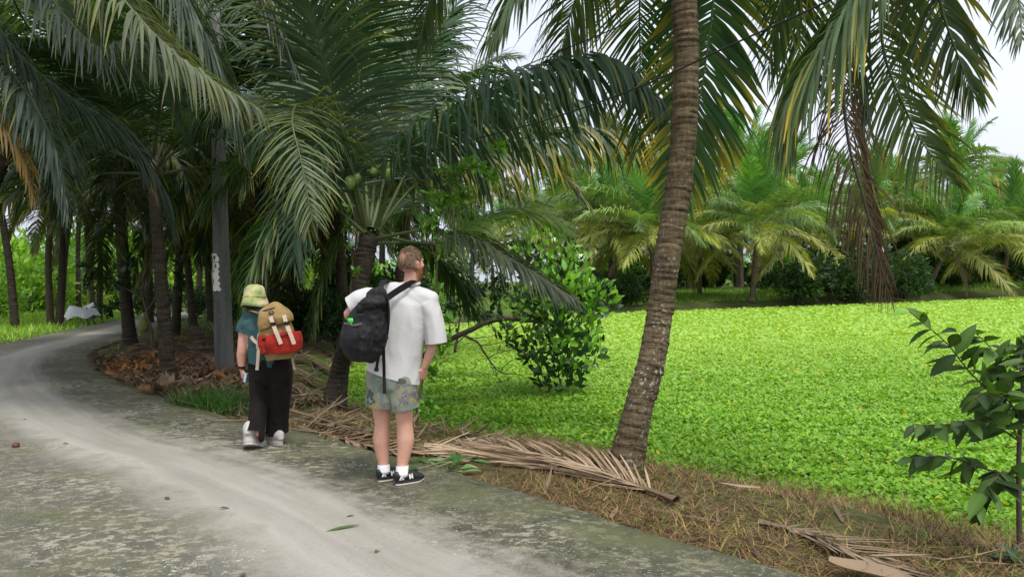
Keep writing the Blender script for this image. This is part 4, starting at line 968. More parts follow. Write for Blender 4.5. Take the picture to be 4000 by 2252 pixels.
M_WIRE = mat_simple('black_cable', (.02, .02, .022), .6, .1)
def wire(ps, r, label):
    P = spline([at(*p) for p in ps], 60); mb = MB(); add_tube(mb, P, r, 6); tag(link('overhead_wire', mb.mesh('overhead_wire', M_WIRE, True)), label, 'wire', 'overhead wires')
wire([(228, 188, pb.y), (330, 146, 11.6), (448, 97, 9.6), (560, 51, 8.2), (673, 3.5, 7.2), (800, -55, 6.3)], .007, 'upper black cable running from the pole up across the leaning trunk')
wire([(228, 205, pb.y), (345, 180, 11), (450, 146, 8.9), (545, 120, 7.2), (640, 86.5, 6.0), (732, 44.5, 5.2), (824, 3, 4.6), (900, -35, 4.2)], .0075, 'lower black cable passing in front of the leaning trunk')

# ------------------------------------------------------------------ white sheet on stakes, blue things by the road
def sheet():
    b = gr(82, 323, .0); e = empty('covered_stakes', b, 'white sheet draped over short stakes beyond the road bend', 'sheet'); s = b.y / FPX
    nx_, nz_ = 34, 12; V = []
    for j in range(nz_):
        for i in range(nx_):
            u = i / (nx_ - 1); v = j / (nz_ - 1); a = u * 2 * math.pi
            rx = (.42 + .16 * v) * 1.25; top = (.80 + .12 * math.sin(a * 2 + .6) + .06 * math.sin(a * 3)) ; drop = (.50 + .14 * math.sin(a * 2.0) + .06 * math.sin(a * 5)) * v
            r = 1 + .14 * v * math.sin(a * 6 + 1) + .06 * math.sin(a * 11) * v
            V.append((math.cos(a) * rx * r, math.sin(a) * rx * .75 * r, top - drop))
    k = np.array([(j * nx_ + i, j * nx_ + (i + 1) % nx_, (j + 1) * nx_ + (i + 1) % nx_, (j + 1) * nx_ + i) for j in range(nz_ - 1) for i in range(nx_)])
    mb = MB(); mb.add(V, k); c = mb.n; mb.add([(0, 0, .74)], np.zeros((0, 3), int)); mb.F.append(np.array([(i, (i + 1) % nx_, c) for i in range(nx_)])); mb.M.append(np.zeros(nx_, int))
    link('sheet', mb.mesh('sheet', mat_simple('white_sheet', (.72, .72, .72), .7, .08, 8), True), e)
    for x, y in ((-.4, -.25), (.4, -.25), (-.35, .3), (.38, .28)):
        m_ = MB(); add_tube(m_, [(x, y, -.1), (x * .95, y * .95, .76)], .03, 6); link('stake', m_.mesh('stake', M_DARKBARK), e)
sheet()
def lumpy(name, sx, sy, sz, mat, seed, sub=3, amp=.25, freq=1.6, flat=True):
    bm = bmesh.new(); bmesh.ops.create_icosphere(bm, subdivisions=sub, radius=1)
    for v in bm.verts:
        n = v.co.normalized(); k = 1 + amp * mnoise.noise(n * freq + Vector((seed, 0, 0))) + amp * .4 * mnoise.noise(n * freq * 3.1 + Vector((0, seed, 0)))
        v.co = Vector((n.x * sx * k, n.y * sy * k, n.z * sz * k))
        if flat and v.co.z < -.7 * sz: v.co.z = -.7 * sz
    me = bpy.data.meshes.new(name); 
    for f in bm.faces: f.smooth = True
    bm.to_mesh(me); bm.free(); me.materials.append(mat); return me
p = gr(238, 317, 0); s_ = p.y / FPX
M_BLUE = mat_simple('blue_tarp', (.03, .09, .38), .45, .3, 6)
o = link('tarp_bundle', lumpy('tarp_bundle', .42, .35, .24, M_BLUE, 3, 3, .5, 2.2), None, at(237.5, 304.5, p.y)); tag(o, 'crumpled blue tarp bundle lying on the pale sack beyond the pole', 'tarp')
o = link('sack', lumpy('sack', .42, .35, .24, mat_simple('sack', (.42, .38, .30), .9, .15, 12), 5), None, at(237, 313, p.y)); tag(o, 'pale lumpy sack under the blue tarp beyond the pole', 'sack')
def bucket():
    q = gr(247, 319, 0); e = empty('plastic_drum', q, 'blue plastic drum with lighter bands beside the blue tarp', 'drum'); zs = np.array([0, .03, .2, .22, .4, .42, .55, .58]); r = np.array([.20, .22, .23, .245, .245, .23, .23, .2])
    mb = MB(); add_tube(mb, np.c_[0 * zs, 0 * zs, zs], r, 18, up=(0, 1, 0)); link('body', mb.mesh('body', M_BLUE, True), e)
    for z in (.12, .32, .48):
        m_ = MB(); add_tube(m_, [(0, 0, z), (0, 0, z + .035)], .252, 18, up=(0, 1, 0), cap=False); link('band', m_.mesh('band', mat_simple('pale_blue', (.35, .42, .6), .5, .1)), e)
bucket()

# ------------------------------------------------------------------ fallen fronds, litter, husks, grass
DRYC = [(.29, .205, .125), (.23, .165, .105), (.35, .27, .18), (.17, .12, .08)]
def gz(p): return float(hgt(np.array([p[0]]), np.array([p[1]]))[0])
def fallen(pts_px, label, seed, z=.03, col=None, **kw):
    rs = np.random.RandomState(seed); ps = [gr(x, y, -.03) for x, y in pts_px]
    for q in ps: q.z = max(gz(q), -.38) + z + (0.0 if road_dist([q.x], [q.y])[0] > 1.7 else .02)
    o0 = ps[0].copy(); kw = dict(dict(n=62, Ln=.8, w=.03, k=4, g=.02, a0=48, a1=18, lift=.06, rad=.03, rcol=(.17, .12, .075), tip=(.32, .25, .16), tipf=.5, miss=.08), **kw)
    mb = MB(); frond_geo(mb, [q - o0 for q in ps], seed=seed, col=col or DRYC[seed % 4], **kw)
    # rest every leaflet on the ground
    V = np.concatenate(mb.V); h = np.maximum(hgt(V[:, 0] + o0.x, V[:, 1] + o0.y), -.39); lim = h - o0.z + .006 + .03 * rs.rand(len(V))
    cut = np.cumsum([len(v) for v in mb.V])[:-1]; V[:, 2] = np.maximum(np.minimum(V[:, 2], lim + .10), lim); mb.V = np.split(V, cut)
    return tag(link('fallen_frond', mb.mesh('fallen_frond', [M_DRY, M_RACHIS]), None, o0), label, 'palm frond', 'fallen palm fronds')
fallen([(677, 503), (640, 487), (596, 473), (545, 463), (503, 455)], 'large dry brown frond lying across the bank in front of the leaning palm', 1, .04, (.26, .19, .125), Ln=1.0, a0=24, a1=9, w=.024, n=105)
fallen([(560, 470), (520, 462), (480, 455), (440, 449)], 'dry frond lying behind the large one, ending near the man\'s shoes', 2, .03, a0=30, Ln=.6)
fallen([(288, 413), (320, 421), (360, 433), (408, 447)], 'dry frond with comb-like short leaflets lying along the road edge between the walkers', 3, .05, (.29, .215, .14), Ln=.34, a0=60)
fallen([(300, 428), (345, 440), (390, 450), (430, 452)], 'dry frond on the road edge left of the man\'s legs', 4, .03, (.24, .17, .105), Ln=.5, a0=30)
fallen([(395, 452), (425, 449), (460, 447), (500, 452)], 'pale dry frond behind the man\'s shoes', 6, .04, (.31, .235, .16), Ln=.5, a0=22)
fallen([(340, 372), (318, 376), (290, 384), (268, 396)], 'dry frond fanned out behind the woman\'s legs', 7, .05, (.29, .22, .15), Ln=.75)
fallen([(345, 385), (325, 395), (305, 402), (285, 405)], 'dry frond in the litter at the foot of the short palm', 8, .04, Ln=.7)
fallen([(760, 520), (800, 532), (850, 552), (900, 572)], 'greyish dry frond on the bank at the lower right', 9, .02, (.20, .15, .10), Ln=.45, a0=22, w=.018, n=50)
gp = [((180, 352), (215, 347), (245, 349)), ((190, 362), (225, 357), (260, 360)), ((235, 356), (265, 350), (300, 352)), ((270, 366), (300, 360), (335, 360)), ((250, 375), (280, 370), (315, 372)), ((185, 346), (160, 348), (140, 354)), ((205, 368), (180, 372), (155, 378)), ((300, 346), (325, 348), (350, 352)), ((200, 340), (230, 338), (265, 340)), ((110, 360), (130, 357), (155, 358)), ((300, 380), (325, 383), (345, 390)), ((230, 384), (255, 380), (285, 384)), ((265, 342), (295, 338), (320, 341))]
for i, ps in enumerate(gp): fallen(ps, 'brown fallen frond among the litter of the grove floor', 20 + i, .05, Ln=.75, n=55)

def scatter_px(rs, n, x0, x1, y0, y1, test):
    """points on the ground in a region given by its outline on the ground"""
    out = []
    a = gr(x0, y1); 
    return out
def litter_strips():
    rs = np.random.RandomState(12); mb = MB()
    n = 60000; x = rs.uniform(-13, 4.5, n); y = rs.uniform(3.2, 27, n)
    rd = road_dist(x, y); pd = pond_sd(x, y); inner = np.zeros(n, bool)
    C = (RR + RL) / 2
    # right-hand side of the road only: compare with the nearest right-edge point
    j = np.zeros(n, int); best = np.full(n, 1e9)
    for q in range(0, len(RR), 2):
        d = np.hypot(x - RR[q, 0], y - RR[q, 1]); u = d < best; best[u] = d[u]; j[u] = q
    sgn = (x - RR[j, 0]) * -_nrm[j, 0] + (y - RR[j, 1]) * -_nrm[j, 1]
    dens = np.where(y > 7.4, 1.0, .06) * np.interp(y, [3, 10, 18, 27], [1, 1, .7, .4])
    ok = (sgn > -.06) & (pd > .1) & (rs.rand(n) < dens * .45); x, y = x[ok], y[ok]; n = len(x)
    a = rs.uniform(0, 6.28, n) * .6 + .2; ax = np.c_[np.cos(a), np.sin(a), rs.normal(0, .1, n)]; W_ = nrm(np.cross(ax, np.c_[rs.normal(0, .4, (n, 2)), np.ones(n)]))
    z = hgt(x, y) + rs.uniform(.006, .05, n); ln = rs.uniform(.15, .65, n)
    C_ = np.array(DRYC)[rs.randint(0, 4, n)] * rs.uniform(.45, 1.25, (n, 1)); dk = rs.rand(n) < .2; C_[dk] *= .4
    V, F, CC = leaf_quads(np.c_[x, y, z], ax, W_, ln, rs.uniform(.012, .032, n), C_, 2, .1, [.7, 1, .2]); V[:, 2] = np.maximum(V[:, 2], np.repeat(z - .02, 6))
    mb.add(V, F, CC); o = link('leaf_litter', mb.mesh('leaf_litter', M_DRY)); tag(o, 'brown litter of dead palm leaflets covering the grove floor', 'leaf litter', kind='stuff')
litter_strips()
def husk_mesh(seed):
    bm = bmesh.new(); bmesh.ops.create_icosphere(bm, subdivisions=2, radius=1)
    for v in bm.verts:
        n = v.co.normalized(); k = 1 + .18 * mnoise.noise(n * 2 + Vector((seed, 0, 0)))
        v.co = Vector((n.x * .13 * k, n.y * .10 * k, n.z * .095 * k))
        if n.y > .15: v.co.y = .02 + .3 * v.co.y * (1 - abs(n.x))        # split open side
    for f in bm.faces: f.smooth = True
    me = bpy.data.meshes.new('husk'); bm.to_mesh(me); bm.free(); me.materials.append(M_HUSK); return me
HM = [husk_mesh(i) for i in range(3)]; rs = random.Random(8)
for i, (px, py) in enumerate([(130, 379), (142, 382), (150, 378), (158, 384), (137, 374), (148, 371), (165, 386), (178, 384), (125, 372), (185, 378), (192, 383), (118, 376), (160, 372), (172, 390), (145, 388), (200, 380), (182, 368), (206, 386)]):
    p = gr(px, py, .02); p.z = gz(p) + .05
    tag(link('coconut_husk', HM[i % 3], None, p, (rs.uniform(-1, 1), rs.uniform(-1, 1), rs.uniform(0, 6)), rs.uniform(.6, 1.0)), 'brown coconut husk in the litter around the nearest dark trunk', 'coconut husk', 'coconut husks in the litter')
def broad_litter():
    rs = np.random.RandomState(15); n = 900; px = rs.uniform(95, 235, n); py = rs.uniform(356, 392, n); P = np.array([gr(a, b_, .02) for a, b_ in zip(px, py)])
    ok = road_dist(P[:, 0], P[:, 1]) > 1.72; P = P[ok]; n = len(P); P[:, 2] = hgt(P[:, 0], P[:, 1]) + rs.uniform(.02, .07, n)
    A = rand_dirs(rs, n, -.1, .5); W_ = nrm(np.cross(A, np.c_[rs.normal(0, .5, (n, 2)), np.ones(n)])); or_ = vnoise(P[:, 0], P[:, 1], 1.5, 3) > .05
    C = np.where(or_[:, None], np.array((.30, .14, .05)), np.array((.14, .095, .06))) * rs.uniform(.5, 1.2, (n, 1))
    l_ = rs.uniform(.1, .24, n); mb = MB(); V, F, CC = leaf_quads(P, A, W_, l_, l_ * .5, C, 3, .4); mb.add(V, F, CC)
    tag(link('dead_leaves', mb.mesh('dead_leaves', M_DRY)), 'curled orange-brown dead leaves heaped around the nearest dark trunk', 'dead leaves', kind='stuff')
broad_litter()
def blades(name, P, h, w, C, lean, rs, mat, k=3):
    n = len(P); a = rs.uniform(0, 6.28, n); L_ = np.c_[np.cos(a), np.sin(a), np.zeros(n)]; W_ = np.c_[-np.sin(a), np.cos(a), np.zeros(n)]
    A = nrm(np.array((0, 0, 1.)) + L_ * lean[:, None]); Nn = nrm(np.cross(A, W_))
    V, F, CC = leaf_quads(P, A, W_, h, w, C, k, .35, np.linspace(1, .08, k + 1)); mb = MB(); mb.add(V, F, CC); return mb.mesh(name, mat)
def grasses():
    rs = np.random.RandomState(21)
    n = 900000; x = rs.uniform(-2.5, 5.5, n); y = rs.uniform(2.6, 11, n); pd = pond_sd(x, y); rd = road_dist(x, y)
    cl = vnoise(x, y, 4, 31) + .6 * vnoise(x, y, 11, 32)
    ok = (pd > -.12) & (pd < 3) & (rd > 1.62) & (rs.rand(n) < np.interp(pd, [-.12, 0, .5, 1.0, 3], [.30, .42, .45, .5, .5]) * (.6 + .6 * cl)) & ((x > .0) | (rs.rand(n) < .35))
    x, y, pd = x[ok], y[ok], pd[ok]; n = len(x); z = np.maximum(hgt(x, y), -.42)
    up = pd < .35
    h = np.where(up, rs.uniform(.10, .32, n), rs.uniform(.06, .2, n)); lean = np.where(up, rs.uniform(.05, .6, n), rs.uniform(.6, 5, n))
    C = np.array((.30, .19, .09)) * rs.uniform(.35, 1.3, (n, 1)); dk = rs.rand(n) < .25; C[dk] *= .35; gn = rs.rand(n) < .10; C[gn] = np.array((.14, .22, .04)) * rs.uniform(.7, 1.2, (gn.sum(), 1)); yl = rs.rand(n) < .07; C[yl] = np.array((.38, .31, .07))
    rd_ = up & (rs.rand(n) < .35); C[rd_] = np.array((.20, .10, .06)) * rs.uniform(.7, 1.2, (rd_.sum(), 1))
    tag(link('dry_grass', blades('dry_grass', np.c_[x, y, z - .01], h, rs.uniform(.004, .011, n), C, lean, rs, M_DRY, 2)), 'straw-brown dry grass on the bank between the road and the pond', 'dry grass', kind='stuff')
    # green tuft left of the woman
    n = 1500; c = gr(206, 402, .0); c2 = gr(232, 408, 0); w = rs.rand(n) < .7
    P = np.where(w[:, None], np.array(c), np.array(c2)) + np.c_[rs.normal(0, .34, n), rs.normal(0, .22, n), np.zeros(n)]; ok = road_dist(P[:, 0], P[:, 1]) > 1.62; P = P[ok]; n = len(P); P[:, 2] = hgt(P[:, 0], P[:, 1]) - .01
    C = np.array((.06, .16, .025)) * rs.uniform(.5, 1.6, (n, 1))
    tag(link('grass_tuft', blades('grass_tuft', P, rs.uniform(.15, .42, n), rs.uniform(.008, .016, n), C, rs.uniform(.1, 1.1, n), rs, M_SHRUB, 4)), 'green grass tuft at the road edge left of the woman', 'grass', kind='stuff')
    # bright grass and ground cover beyond the bend of the road and on the far bank
    n = 40000; x = rs.uniform(-34, -9, n); y = rs.uniform(17, 48, n); ok = road_dist(x, y) > 1.75; C_ = (RR + RL) / 2
    j = np.argmin(np.abs(C_[:, 1][None] - y[:, None]), 1); ok &= (x < C_[j, 0]) | (rs.rand(n) < .04); x, y = x[ok], y[ok]; n = len(x)
    C = np.array((.18, .36, .04)) + np.array((.16, .16, .02)) * rs.rand(n, 1); C *= rs.uniform(.6, 1.2, (n, 1))
    tag(link('verge_grass', blades('verge_grass', np.c_[x, y, hgt(x, y) - .01], rs.uniform(.12, .45, n) * (1 + .5 * vnoise(x, y, .8, 3)), rs.uniform(.02, .045, n), C, rs.uniform(.1, 1.2, n), rs, M_SHRUB, 2)), 'bright green grass verge beyond the left side of the road', 'grass', kind='stuff')
    n = 30000; x = rs.uniform(-4, 48, n); y = rs.uniform(40, 68, n); pd = pond_sd(x, y); ok = pd > .9; x, y, pd = x[ok], y[ok], pd[ok]; n = len(x)
    C = np.array((.10, .21, .03)) + np.array((.10, .12, .02)) * rs.rand(n, 1)
    tag(link('bank_grass', blades('bank_grass', np.c_[x, y, hgt(x, y) - .02], rs.uniform(.15, .5, n), rs.uniform(.03, .07, n), C, rs.uniform(.1, 1.2, n), rs, M_SHRUB, 2)), 'light green grass under the palms of the far bank', 'grass', kind='stuff')
grasses()
# freshly cut leafy sprigs on the bank by the man's shoes
e = empty('cut_sprig', gr(432, 466, .0), 'green leafy cut sprig lying at the road edge beside the man\'s shoes', 'sprig'); o0 = Vector(e.location); rs = np.random.RandomState(3)
LS1 = [leaf_mesh('leaf', .17, .06, M_LEAF, c, .2, .25) for c in ((.05, .13, .03), (.09, .2, .05), (.2, .28, .13))]
for i in range(26):
    q = gr(rs.uniform(412, 475), rs.uniform(458, 471), .0); q.z = gz(q) + rs.uniform(.03, .1)
    put_leaf(LS1[rs.randint(3)], e, q - o0, (rs.normal(), rs.normal() * .5, rs.uniform(-.1, .5)), (rs.normal(0, .4), -.3, 1), rs.uniform(.6, 1.1))
for a_, b_ in (((418, 468), (462, 460)), ((436, 466), (478, 455))):
    m_ = MB(); add_tube(m_, [gr(*a_, .03) - o0, gr((a_[0] + b_[0]) / 2, a_[1] - 6, .06) - o0, gr(*b_, .03) - o0], .006, 5, (.16, .2, .08)); link('stem', m_.mesh('stem', M_RACHIS), e)
# dry spathe and small things on the road
def trough(name, L_, w, h, col, seed):
    V = []; n = 14; k = 7
    for i in range(n):
        u = i / (n - 1); ww = w * math.sin(math.pi * (.08 + .88 * u)) ** .7
        for j in range(k):
            a = (j / (k - 1) - .5) * 2; V.append((L_ * (u - .5), ww * a * .5, h * (a * a) * .8 + .004 * math.sin(u * 9 + a * 3) + .25 * h * (u - .5) ** 2))
    q = (np.arange(n - 1)[:, None] * k + np.arange(k - 1)[None]).ravel(); mb = MB(); mb.add(V, np.stack([q, q + 1, q + k + 1, q + k], 1), col); return mb.mesh(name, M_DRY, True)
p = gr(862, 570, 0); tag(link('palm_sheath', trough('palm_sheath', .40, .13, .035, (.27, .20, .13), 1), None, (p.x + .02, p.y - .04, .005), (.1, .05, -.6)), 'tan dry palm sheath on the bank at the bottom right', 'palm sheath')
GB = leaf_mesh('leaf', .22, .035, M_LEAF, (.10, .17, .05), .3, .05)
p = gr(326, 531, 0.02); tag(link('fallen_leaf', GB, None, (p.x, p.y, .022), (.15, -.08, .45)), 'narrow green leaf lying on the road in front of the man', 'leaf')
BR = leaf_mesh('leaf', .09, .03, M_DRY, (.10, .07, .045), .4, .2)
for i, (px, py, lab) in enumerate([(62, 443, 'small dark leaf on the road near the left edge'), (60, 388, 'short brown stick-like leaf on the road by the bend'), (25, 419, 'brown leaf on the road at the left edge'), (355, 515, 'tiny dark leaf on the road below the man'), (247, 572, 'small brown leaf on the road at the bottom'), (165, 497, 'small dark leaf in the middle of the pale wheel track'), (219, 508, 'dark scrap of leaf on the pale wheel track'), (375, 553, 'brown scrap of leaf at the bottom centre of the road')]):
    p = gr(px, py, 0.02); tag(link('fallen_leaf', BR, None, (p.x, p.y, .026), (.2, 0, i * 1.1), .8 + .1 * (i % 3)), lab, 'leaf')
p = gr(16, 448, .0); tag(link('fallen_nut', lumpy('fallen_nut', .035, .035, .032, mat_simple('nut', (.10, .04, .03), .6, .3), 2, 2, .2, 2, False), None, (p.x, p.y, .035)), 'small reddish nut lying on the road at the left edge', 'nut')

# ------------------------------------------------------------------ people
def fuse(mb, voxel=.008, smooth=6, cuts=(), wrinkle=None, mat=None, name='body', factor=.5):
    """melt overlapping closed lofts into one continuous skin, then cut openings and wrinkle"""
    me = mb.mesh('tmp', [])
    o = bpy.data.objects.new('tmp', me); COL.objects.link(o)
    r = o.modifiers.new('r', 'REMESH'); r.mode = 'VOXEL'; r.voxel_size = voxel; r.adaptivity = 0
    s = o.modifiers.new('s', 'SMOOTH'); s.iterations = smooth; s.factor = factor
    dg = bpy.context.evaluated_depsgraph_get(); out = bpy.data.meshes.new_from_object(o.evaluated_get(dg))
    bpy.data.objects.remove(o); bpy.data.meshes.remove(me)
    bm = bmesh.new(); bm.from_mesh(out)
    for co, no, sel in cuts:
        g = [f for f in bm.faces if sel is None or sel(f.calc_center_median())]
        vs = set(v for f in g for v in f.verts); es = set(e for f in g for e in f.edges)
        bmesh.ops.bisect_plane(bm, geom=list(vs) + list(es) + g, plane_co=co, plane_no=no, clear_outer=True)
    if wrinkle:
        bm.normal_update()
        for v in bm.verts: v.co += v.normal * wrinkle(v.co)
    for f in bm.faces: f.smooth = True
    bm.to_mesh(out); bm.free(); out.name = name; out.materials.clear(); out.materials.append(mat)
    return out
def ell(mb, c, r, rot=None, nu=20, nv=12):
    th = np.linspace(0, math.pi, nv + 1); ph = np.arange(nu) * 2 * math.pi / nu
    V = [(math.sin(t) * math.cos(p) * r[0], math.sin(t) * math.sin(p) * r[1], math.cos(t) * r[2]) for t in th[1:-1] for p in ph] + [(0, 0, r[2]), (0, 0, -r[2])]
    V = np.array(V)
    if rot is not None: V = V @ np.array(rot.to_3x3()).T
    V = V + np.array(c); n = nv - 1
    i = np.arange(n - 1)[:, None] * nu; j = np.arange(nu)[None]; j2 = (j + 1) % nu
    F = np.stack([i + j, i + nu + j, i + nu + j2, i + j2], -1).reshape(-1, 4)
    b = mb.n; mb.add(V, F); a = np.arange(nu); T = n * nu
    mb.F.append(np.stack([np.full(nu, T), a, (a + 1) % nu], 1) + b); mb.M.append(np.zeros(nu, int))
    l = (n - 1) * nu + a; mb.F.append(np.stack([np.full(nu, T + 1), (n - 1) * nu + (a + 1) % nu, l], 1) + b); mb.M.append(np.zeros(nu, int))
def limb(mb, pts, r, up=(0, 1, 0), r2=None, seg=16, n=24):
    """rounded closed loft through pts with radii (r along up, r2 across)"""
    P = spline(pts, n); q = np.linspace(0, 1, len(r)); u = np.linspace(0, 1, n)
    seglen = np.r_[0, np.cumsum([np.linalg.norm(np.array(list(pts[i + 1])) - np.array(list(pts[i]))) for i in range(len(pts) - 1)])]; q = seglen / seglen[-1] if len(r) == len(pts) else q
    R1 = np.interp(u, q, r); R2 = R1 if r2 is None else np.interp(u, q, r2)
    d0 = P[0] - P[1]; d0 /= np.linalg.norm(d0); d1 = P[-1] - P[-2]; d1 /= np.linalg.norm(d1)
    P = np.vstack([P[0] + d0 * R1[0] * .55, P[0] + d0 * R1[0] * .35, P, P[-1] + d1 * R1[-1] * .35, P[-1] + d1 * R1[-1] * .55])
    f = lambda R: np.r_[R[0] * .15, R[0] * .75, R, R[-1] * .75, R[-1] * .15]
    add_tube(mb, P, f(R1), seg, up=up, r2=f(R2))
def flip_ok(me): return me
def ribbon(P, w, th, nrm_, mat, name, parent, n=18):
    """flat strap along P, wide across, thin along nrm_"""
    Q = spline(P, n); T = nrm(np.gradient(Q, axis=0)); N_ = np.broadcast_to(np.array(nrm_, float), Q.shape) if np.ndim(nrm_[0]) == 0 else np.array(nrm_)
    B = nrm(np.cross(T, N_)); N2 = nrm(np.cross(B, T))
    V = np.stack([Q - B * w / 2 - N2 * th / 2, Q + B * w / 2 - N2 * th / 2, Q + B * w / 2 + N2 * th / 2, Q - B * w / 2 + N2 * th / 2], 1).reshape(-1, 3)
    i = np.arange(n - 1)[:, None] * 4; j = np.arange(4)[None]; F = np.stack([i + j, i + (j + 1) % 4, i + 4 + (j + 1) % 4, i + 4 + j], -1).reshape(-1, 4)
    mb = MB(); mb.add(V, F); mb.F.append(np.array([[3, 2, 1, 0]])); mb.M.append(np.array([0])); e = (n - 1) * 4; mb.F.append(np.array([[e, e + 1, e + 2, e + 3]])); mb.M.append(np.array([0]))
    return link(name, mb.mesh(name, mat), parent)
def hand(mb, wrist, d, palm_n, thumb_side, ln=.19, curl=.5, s=1.0):
    """palm and five curled fingers; d = pointing direction, palm_n = palm normal, thumb on +thumb_side"""
    d = Vector(d).normalized(); pn = Vector(palm_n); pn = (pn - d * pn.dot(d)).normalized(); sd = d.cross(pn) * thumb_side
    w = Vector(wrist); pl = ln * .52
    limb(mb, [w, w + d * pl * .5, w + d * pl], [.019 * s, .017 * s, .014 * s], up=tuple(pn), r2=[.026 * s, .040 * s, .041 * s], seg=12, n=8)
    for i, (off, l) in enumerate(((.030, .43), (.010, .48), (-.010, .45), (-.029, .36))):
        b = w + d * pl * .93 + sd * off * s; L_ = ln * l; c = curl * (1 + .18 * i); p = [b]; a = .12
        for fr in (.45, .32, .23):
            a += c * .9; p.append(p[-1] + (d * math.cos(a) + pn * math.sin(a)) * L_ * fr)
        limb(mb, p, [.0095 * s, .009 * s, .0085 * s, .007 * s], up=tuple(sd), seg=8, n=10)
    b = w + d * pl * .25 + sd * .028 * s; t1 = (d * .72 + sd * .55 + pn * .45).normalized(); t2 = (d * .9 + sd * .05 + pn * .5).normalized()
    limb(mb, [b, b + t1 * ln * .2, b + t1 * ln * .2 + t2 * ln * .17, b + t1 * ln * .2 + t2 * ln * .27], [.014 * s, .0115 * s, .010 * s, .008 * s], up=tuple(pn), seg=8, n=10)
def head(mb, c, yaw, pitch=0, s=1.0):
    M = Matrix.Rotation(yaw, 4, 'Z') @ Matrix.Rotation(pitch, 4, 'X'); c = Vector(c)
    def E(p, r, rot=None): ell(mb, c + M @ (Vector(p) * s), [q * s for q in r], (M @ rot) if rot is not None else M)
    E((0, -.012, .018), (.077, .096, .098)); E((0, .02, -.02), (.066, .078, .095)); E((0, .035, -.075), (.052, .058, .042)); E((0, .072, -.092), (.026, .022, .02))
    E((0, .088, .025), (.052, .016, .014))                                    # brow
    E((0, .102, -.025), (.013, .020, .015)); E((0, .094, .0), (.009, .014, .028))     # nose
    E((0, .082, -.066), (.026, .014, .010))                                   # lips
    for sg in (-1, 1):
        E((sg * .046, .062, -.02), (.024, .026, .02))                         # cheek
        R = Matrix.Rotation(sg * -.45, 4, 'Z')
        E((sg * .078, -.006, -.012), (.007, .020, .032), R); E((sg * .083, -.014, .004), (.006, .016, .02), R); E((sg * .079, .0, -.036), (.006, .010, .010), R)
    return M
def hair_shell(c, M, s, mask, thick, noise_amp, mat, name, parent, strands=0, rx=(.079, .098, .104), cz=.012, col=(1, 1, 1), sl=.03, down=.6, seed=0):
    nu, nv = 64, 44; V = []; K_ = []; c = Vector(c)
    for j in range(nv + 1):
        t = math.pi * j / nv
        for i in range(nu):
            p = 2 * math.pi * i / nu; d = Vector((math.sin(t) * math.cos(p), math.sin(t) * math.sin(p), math.cos(t)))
            m_ = mask(d); K_.append(m_); k = thick * min(1, max(-.5, m_ * 4)) + (noise_amp * mnoise.noise(d * 9 + Vector((seed, 0, 0))) + .5 * noise_amp * mnoise.noise(Vector((d.x * 26, d.y * 26, d.z * 9)))) * min(1, max(0, m_ * 4))
            q = Vector((d.x * (rx[0] + k), d.y * (rx[1] + k), d.z * (rx[2] + k) + cz)); V.append(c + M @ (q * s))
    K_ = np.array(K_); F = [(j * nu + i, (j + 1) * nu + i, (j + 1) * nu + (i + 1) % nu, j * nu + (i + 1) % nu) for j in range(nv) for i in range(nu)]
    F = np.array([f for f in F if K_[list(f)].max() > -.06]); mb = MB(); A = np.array([list(v) for v in V]); mb.add(A, F, col)
    if strands:
        rs = np.random.RandomState(seed + 1); idx = np.where(K_ > .05)[0]; idx = idx[rs.randint(0, len(idx), strands)]; P = A[idx] + rs.normal(0, .003, (strands, 3)); D = nrm(P - np.array(c))
        crown = np.array(c + M @ Vector((0, -.05, .09))); fl = nrm(P - crown); ax = nrm(D * .45 + fl * .8 + np.array((0, 0, -down)) + rs.normal(0, .25, (strands, 3)))
        W_ = nrm(np.cross(ax, D)); C = np.array(col) * rs.uniform(.5, 1.7, (strands, 1))
        V2, F2, C2 = leaf_quads(P - D * .004, ax, W_, sl * s * rs.uniform(.6, 1.2, strands), .0035, C, 2, .15, [1, .8, .2]); mb.add(V2, F2, C2)
    return link(name, mb.mesh(name, mat, True), parent)
def mat_skin(name, c):
    m, t, b, N, K = nodes(name); n = noise_n(t, 9, 8, .7); K(ramp(t, n.outputs['Fac'], [(.3, tuple(x * f for x, f in zip(c, (.86, .70, .66)))), (.7, c)]).outputs[0], b.inputs['Base Color'])
    b.inputs['Roughness'].default_value = .55; b.inputs['Specular IOR Level'].default_value = .35; b.inputs['Subsurface Weight'].default_value = .12; b.inputs['Subsurface Radius'].default_value = (.02, .008, .005); b.inputs['Subsurface Scale'].default_value = .5
    return m
def mat_cloth(name, c, weave=260, rough=.9, crease=.25, var=.1):
    m, t, b, N, K = nodes(name); n = noise_n(t, weave, 2); n2 = noise_n(t, 9, 5, .6, dist=.6)
    K(ramp(t, n2.outputs['Fac'], [(.3, tuple(x * (1 - var) for x in c)), (.7, tuple(x * (1 + var) for x in c))]).outputs[0], b.inputs['Base Color']); b.inputs['Roughness'].default_value = rough; b.inputs['Specular IOR Level'].default_value = .2
    a = N('ShaderNodeMath'); a.operation = 'MULTIPLY_ADD'; K(n.outputs['Fac'], a.inputs[0]); a.inputs[1].default_value = .15; K(n2.outputs['Fac'], a.inputs[2]); bump(t, b, a.outputs[0], crease, .03); return m
M_SKIN = mat_skin('skin', (.60, .36, .27)); M_SKIN2 = mat_skin('skin_pale', (.62, .36, .28))
M_HAIR = mat_col('brown_hair', .55, .4); M_BLACKC = mat_cloth('black_nylon', (.016, .016, .018), 200, .55, .5, .4); M_WEB = mat_cloth('black_webbing', (.014, .014, .015), 120, .7)
M_PLASTIC = mat_simple('black_plastic', (.012, .012, .013), .35, .1)
M_WHITE = mat_simple('white_trim', (.72, .72, .70), .6, .06)

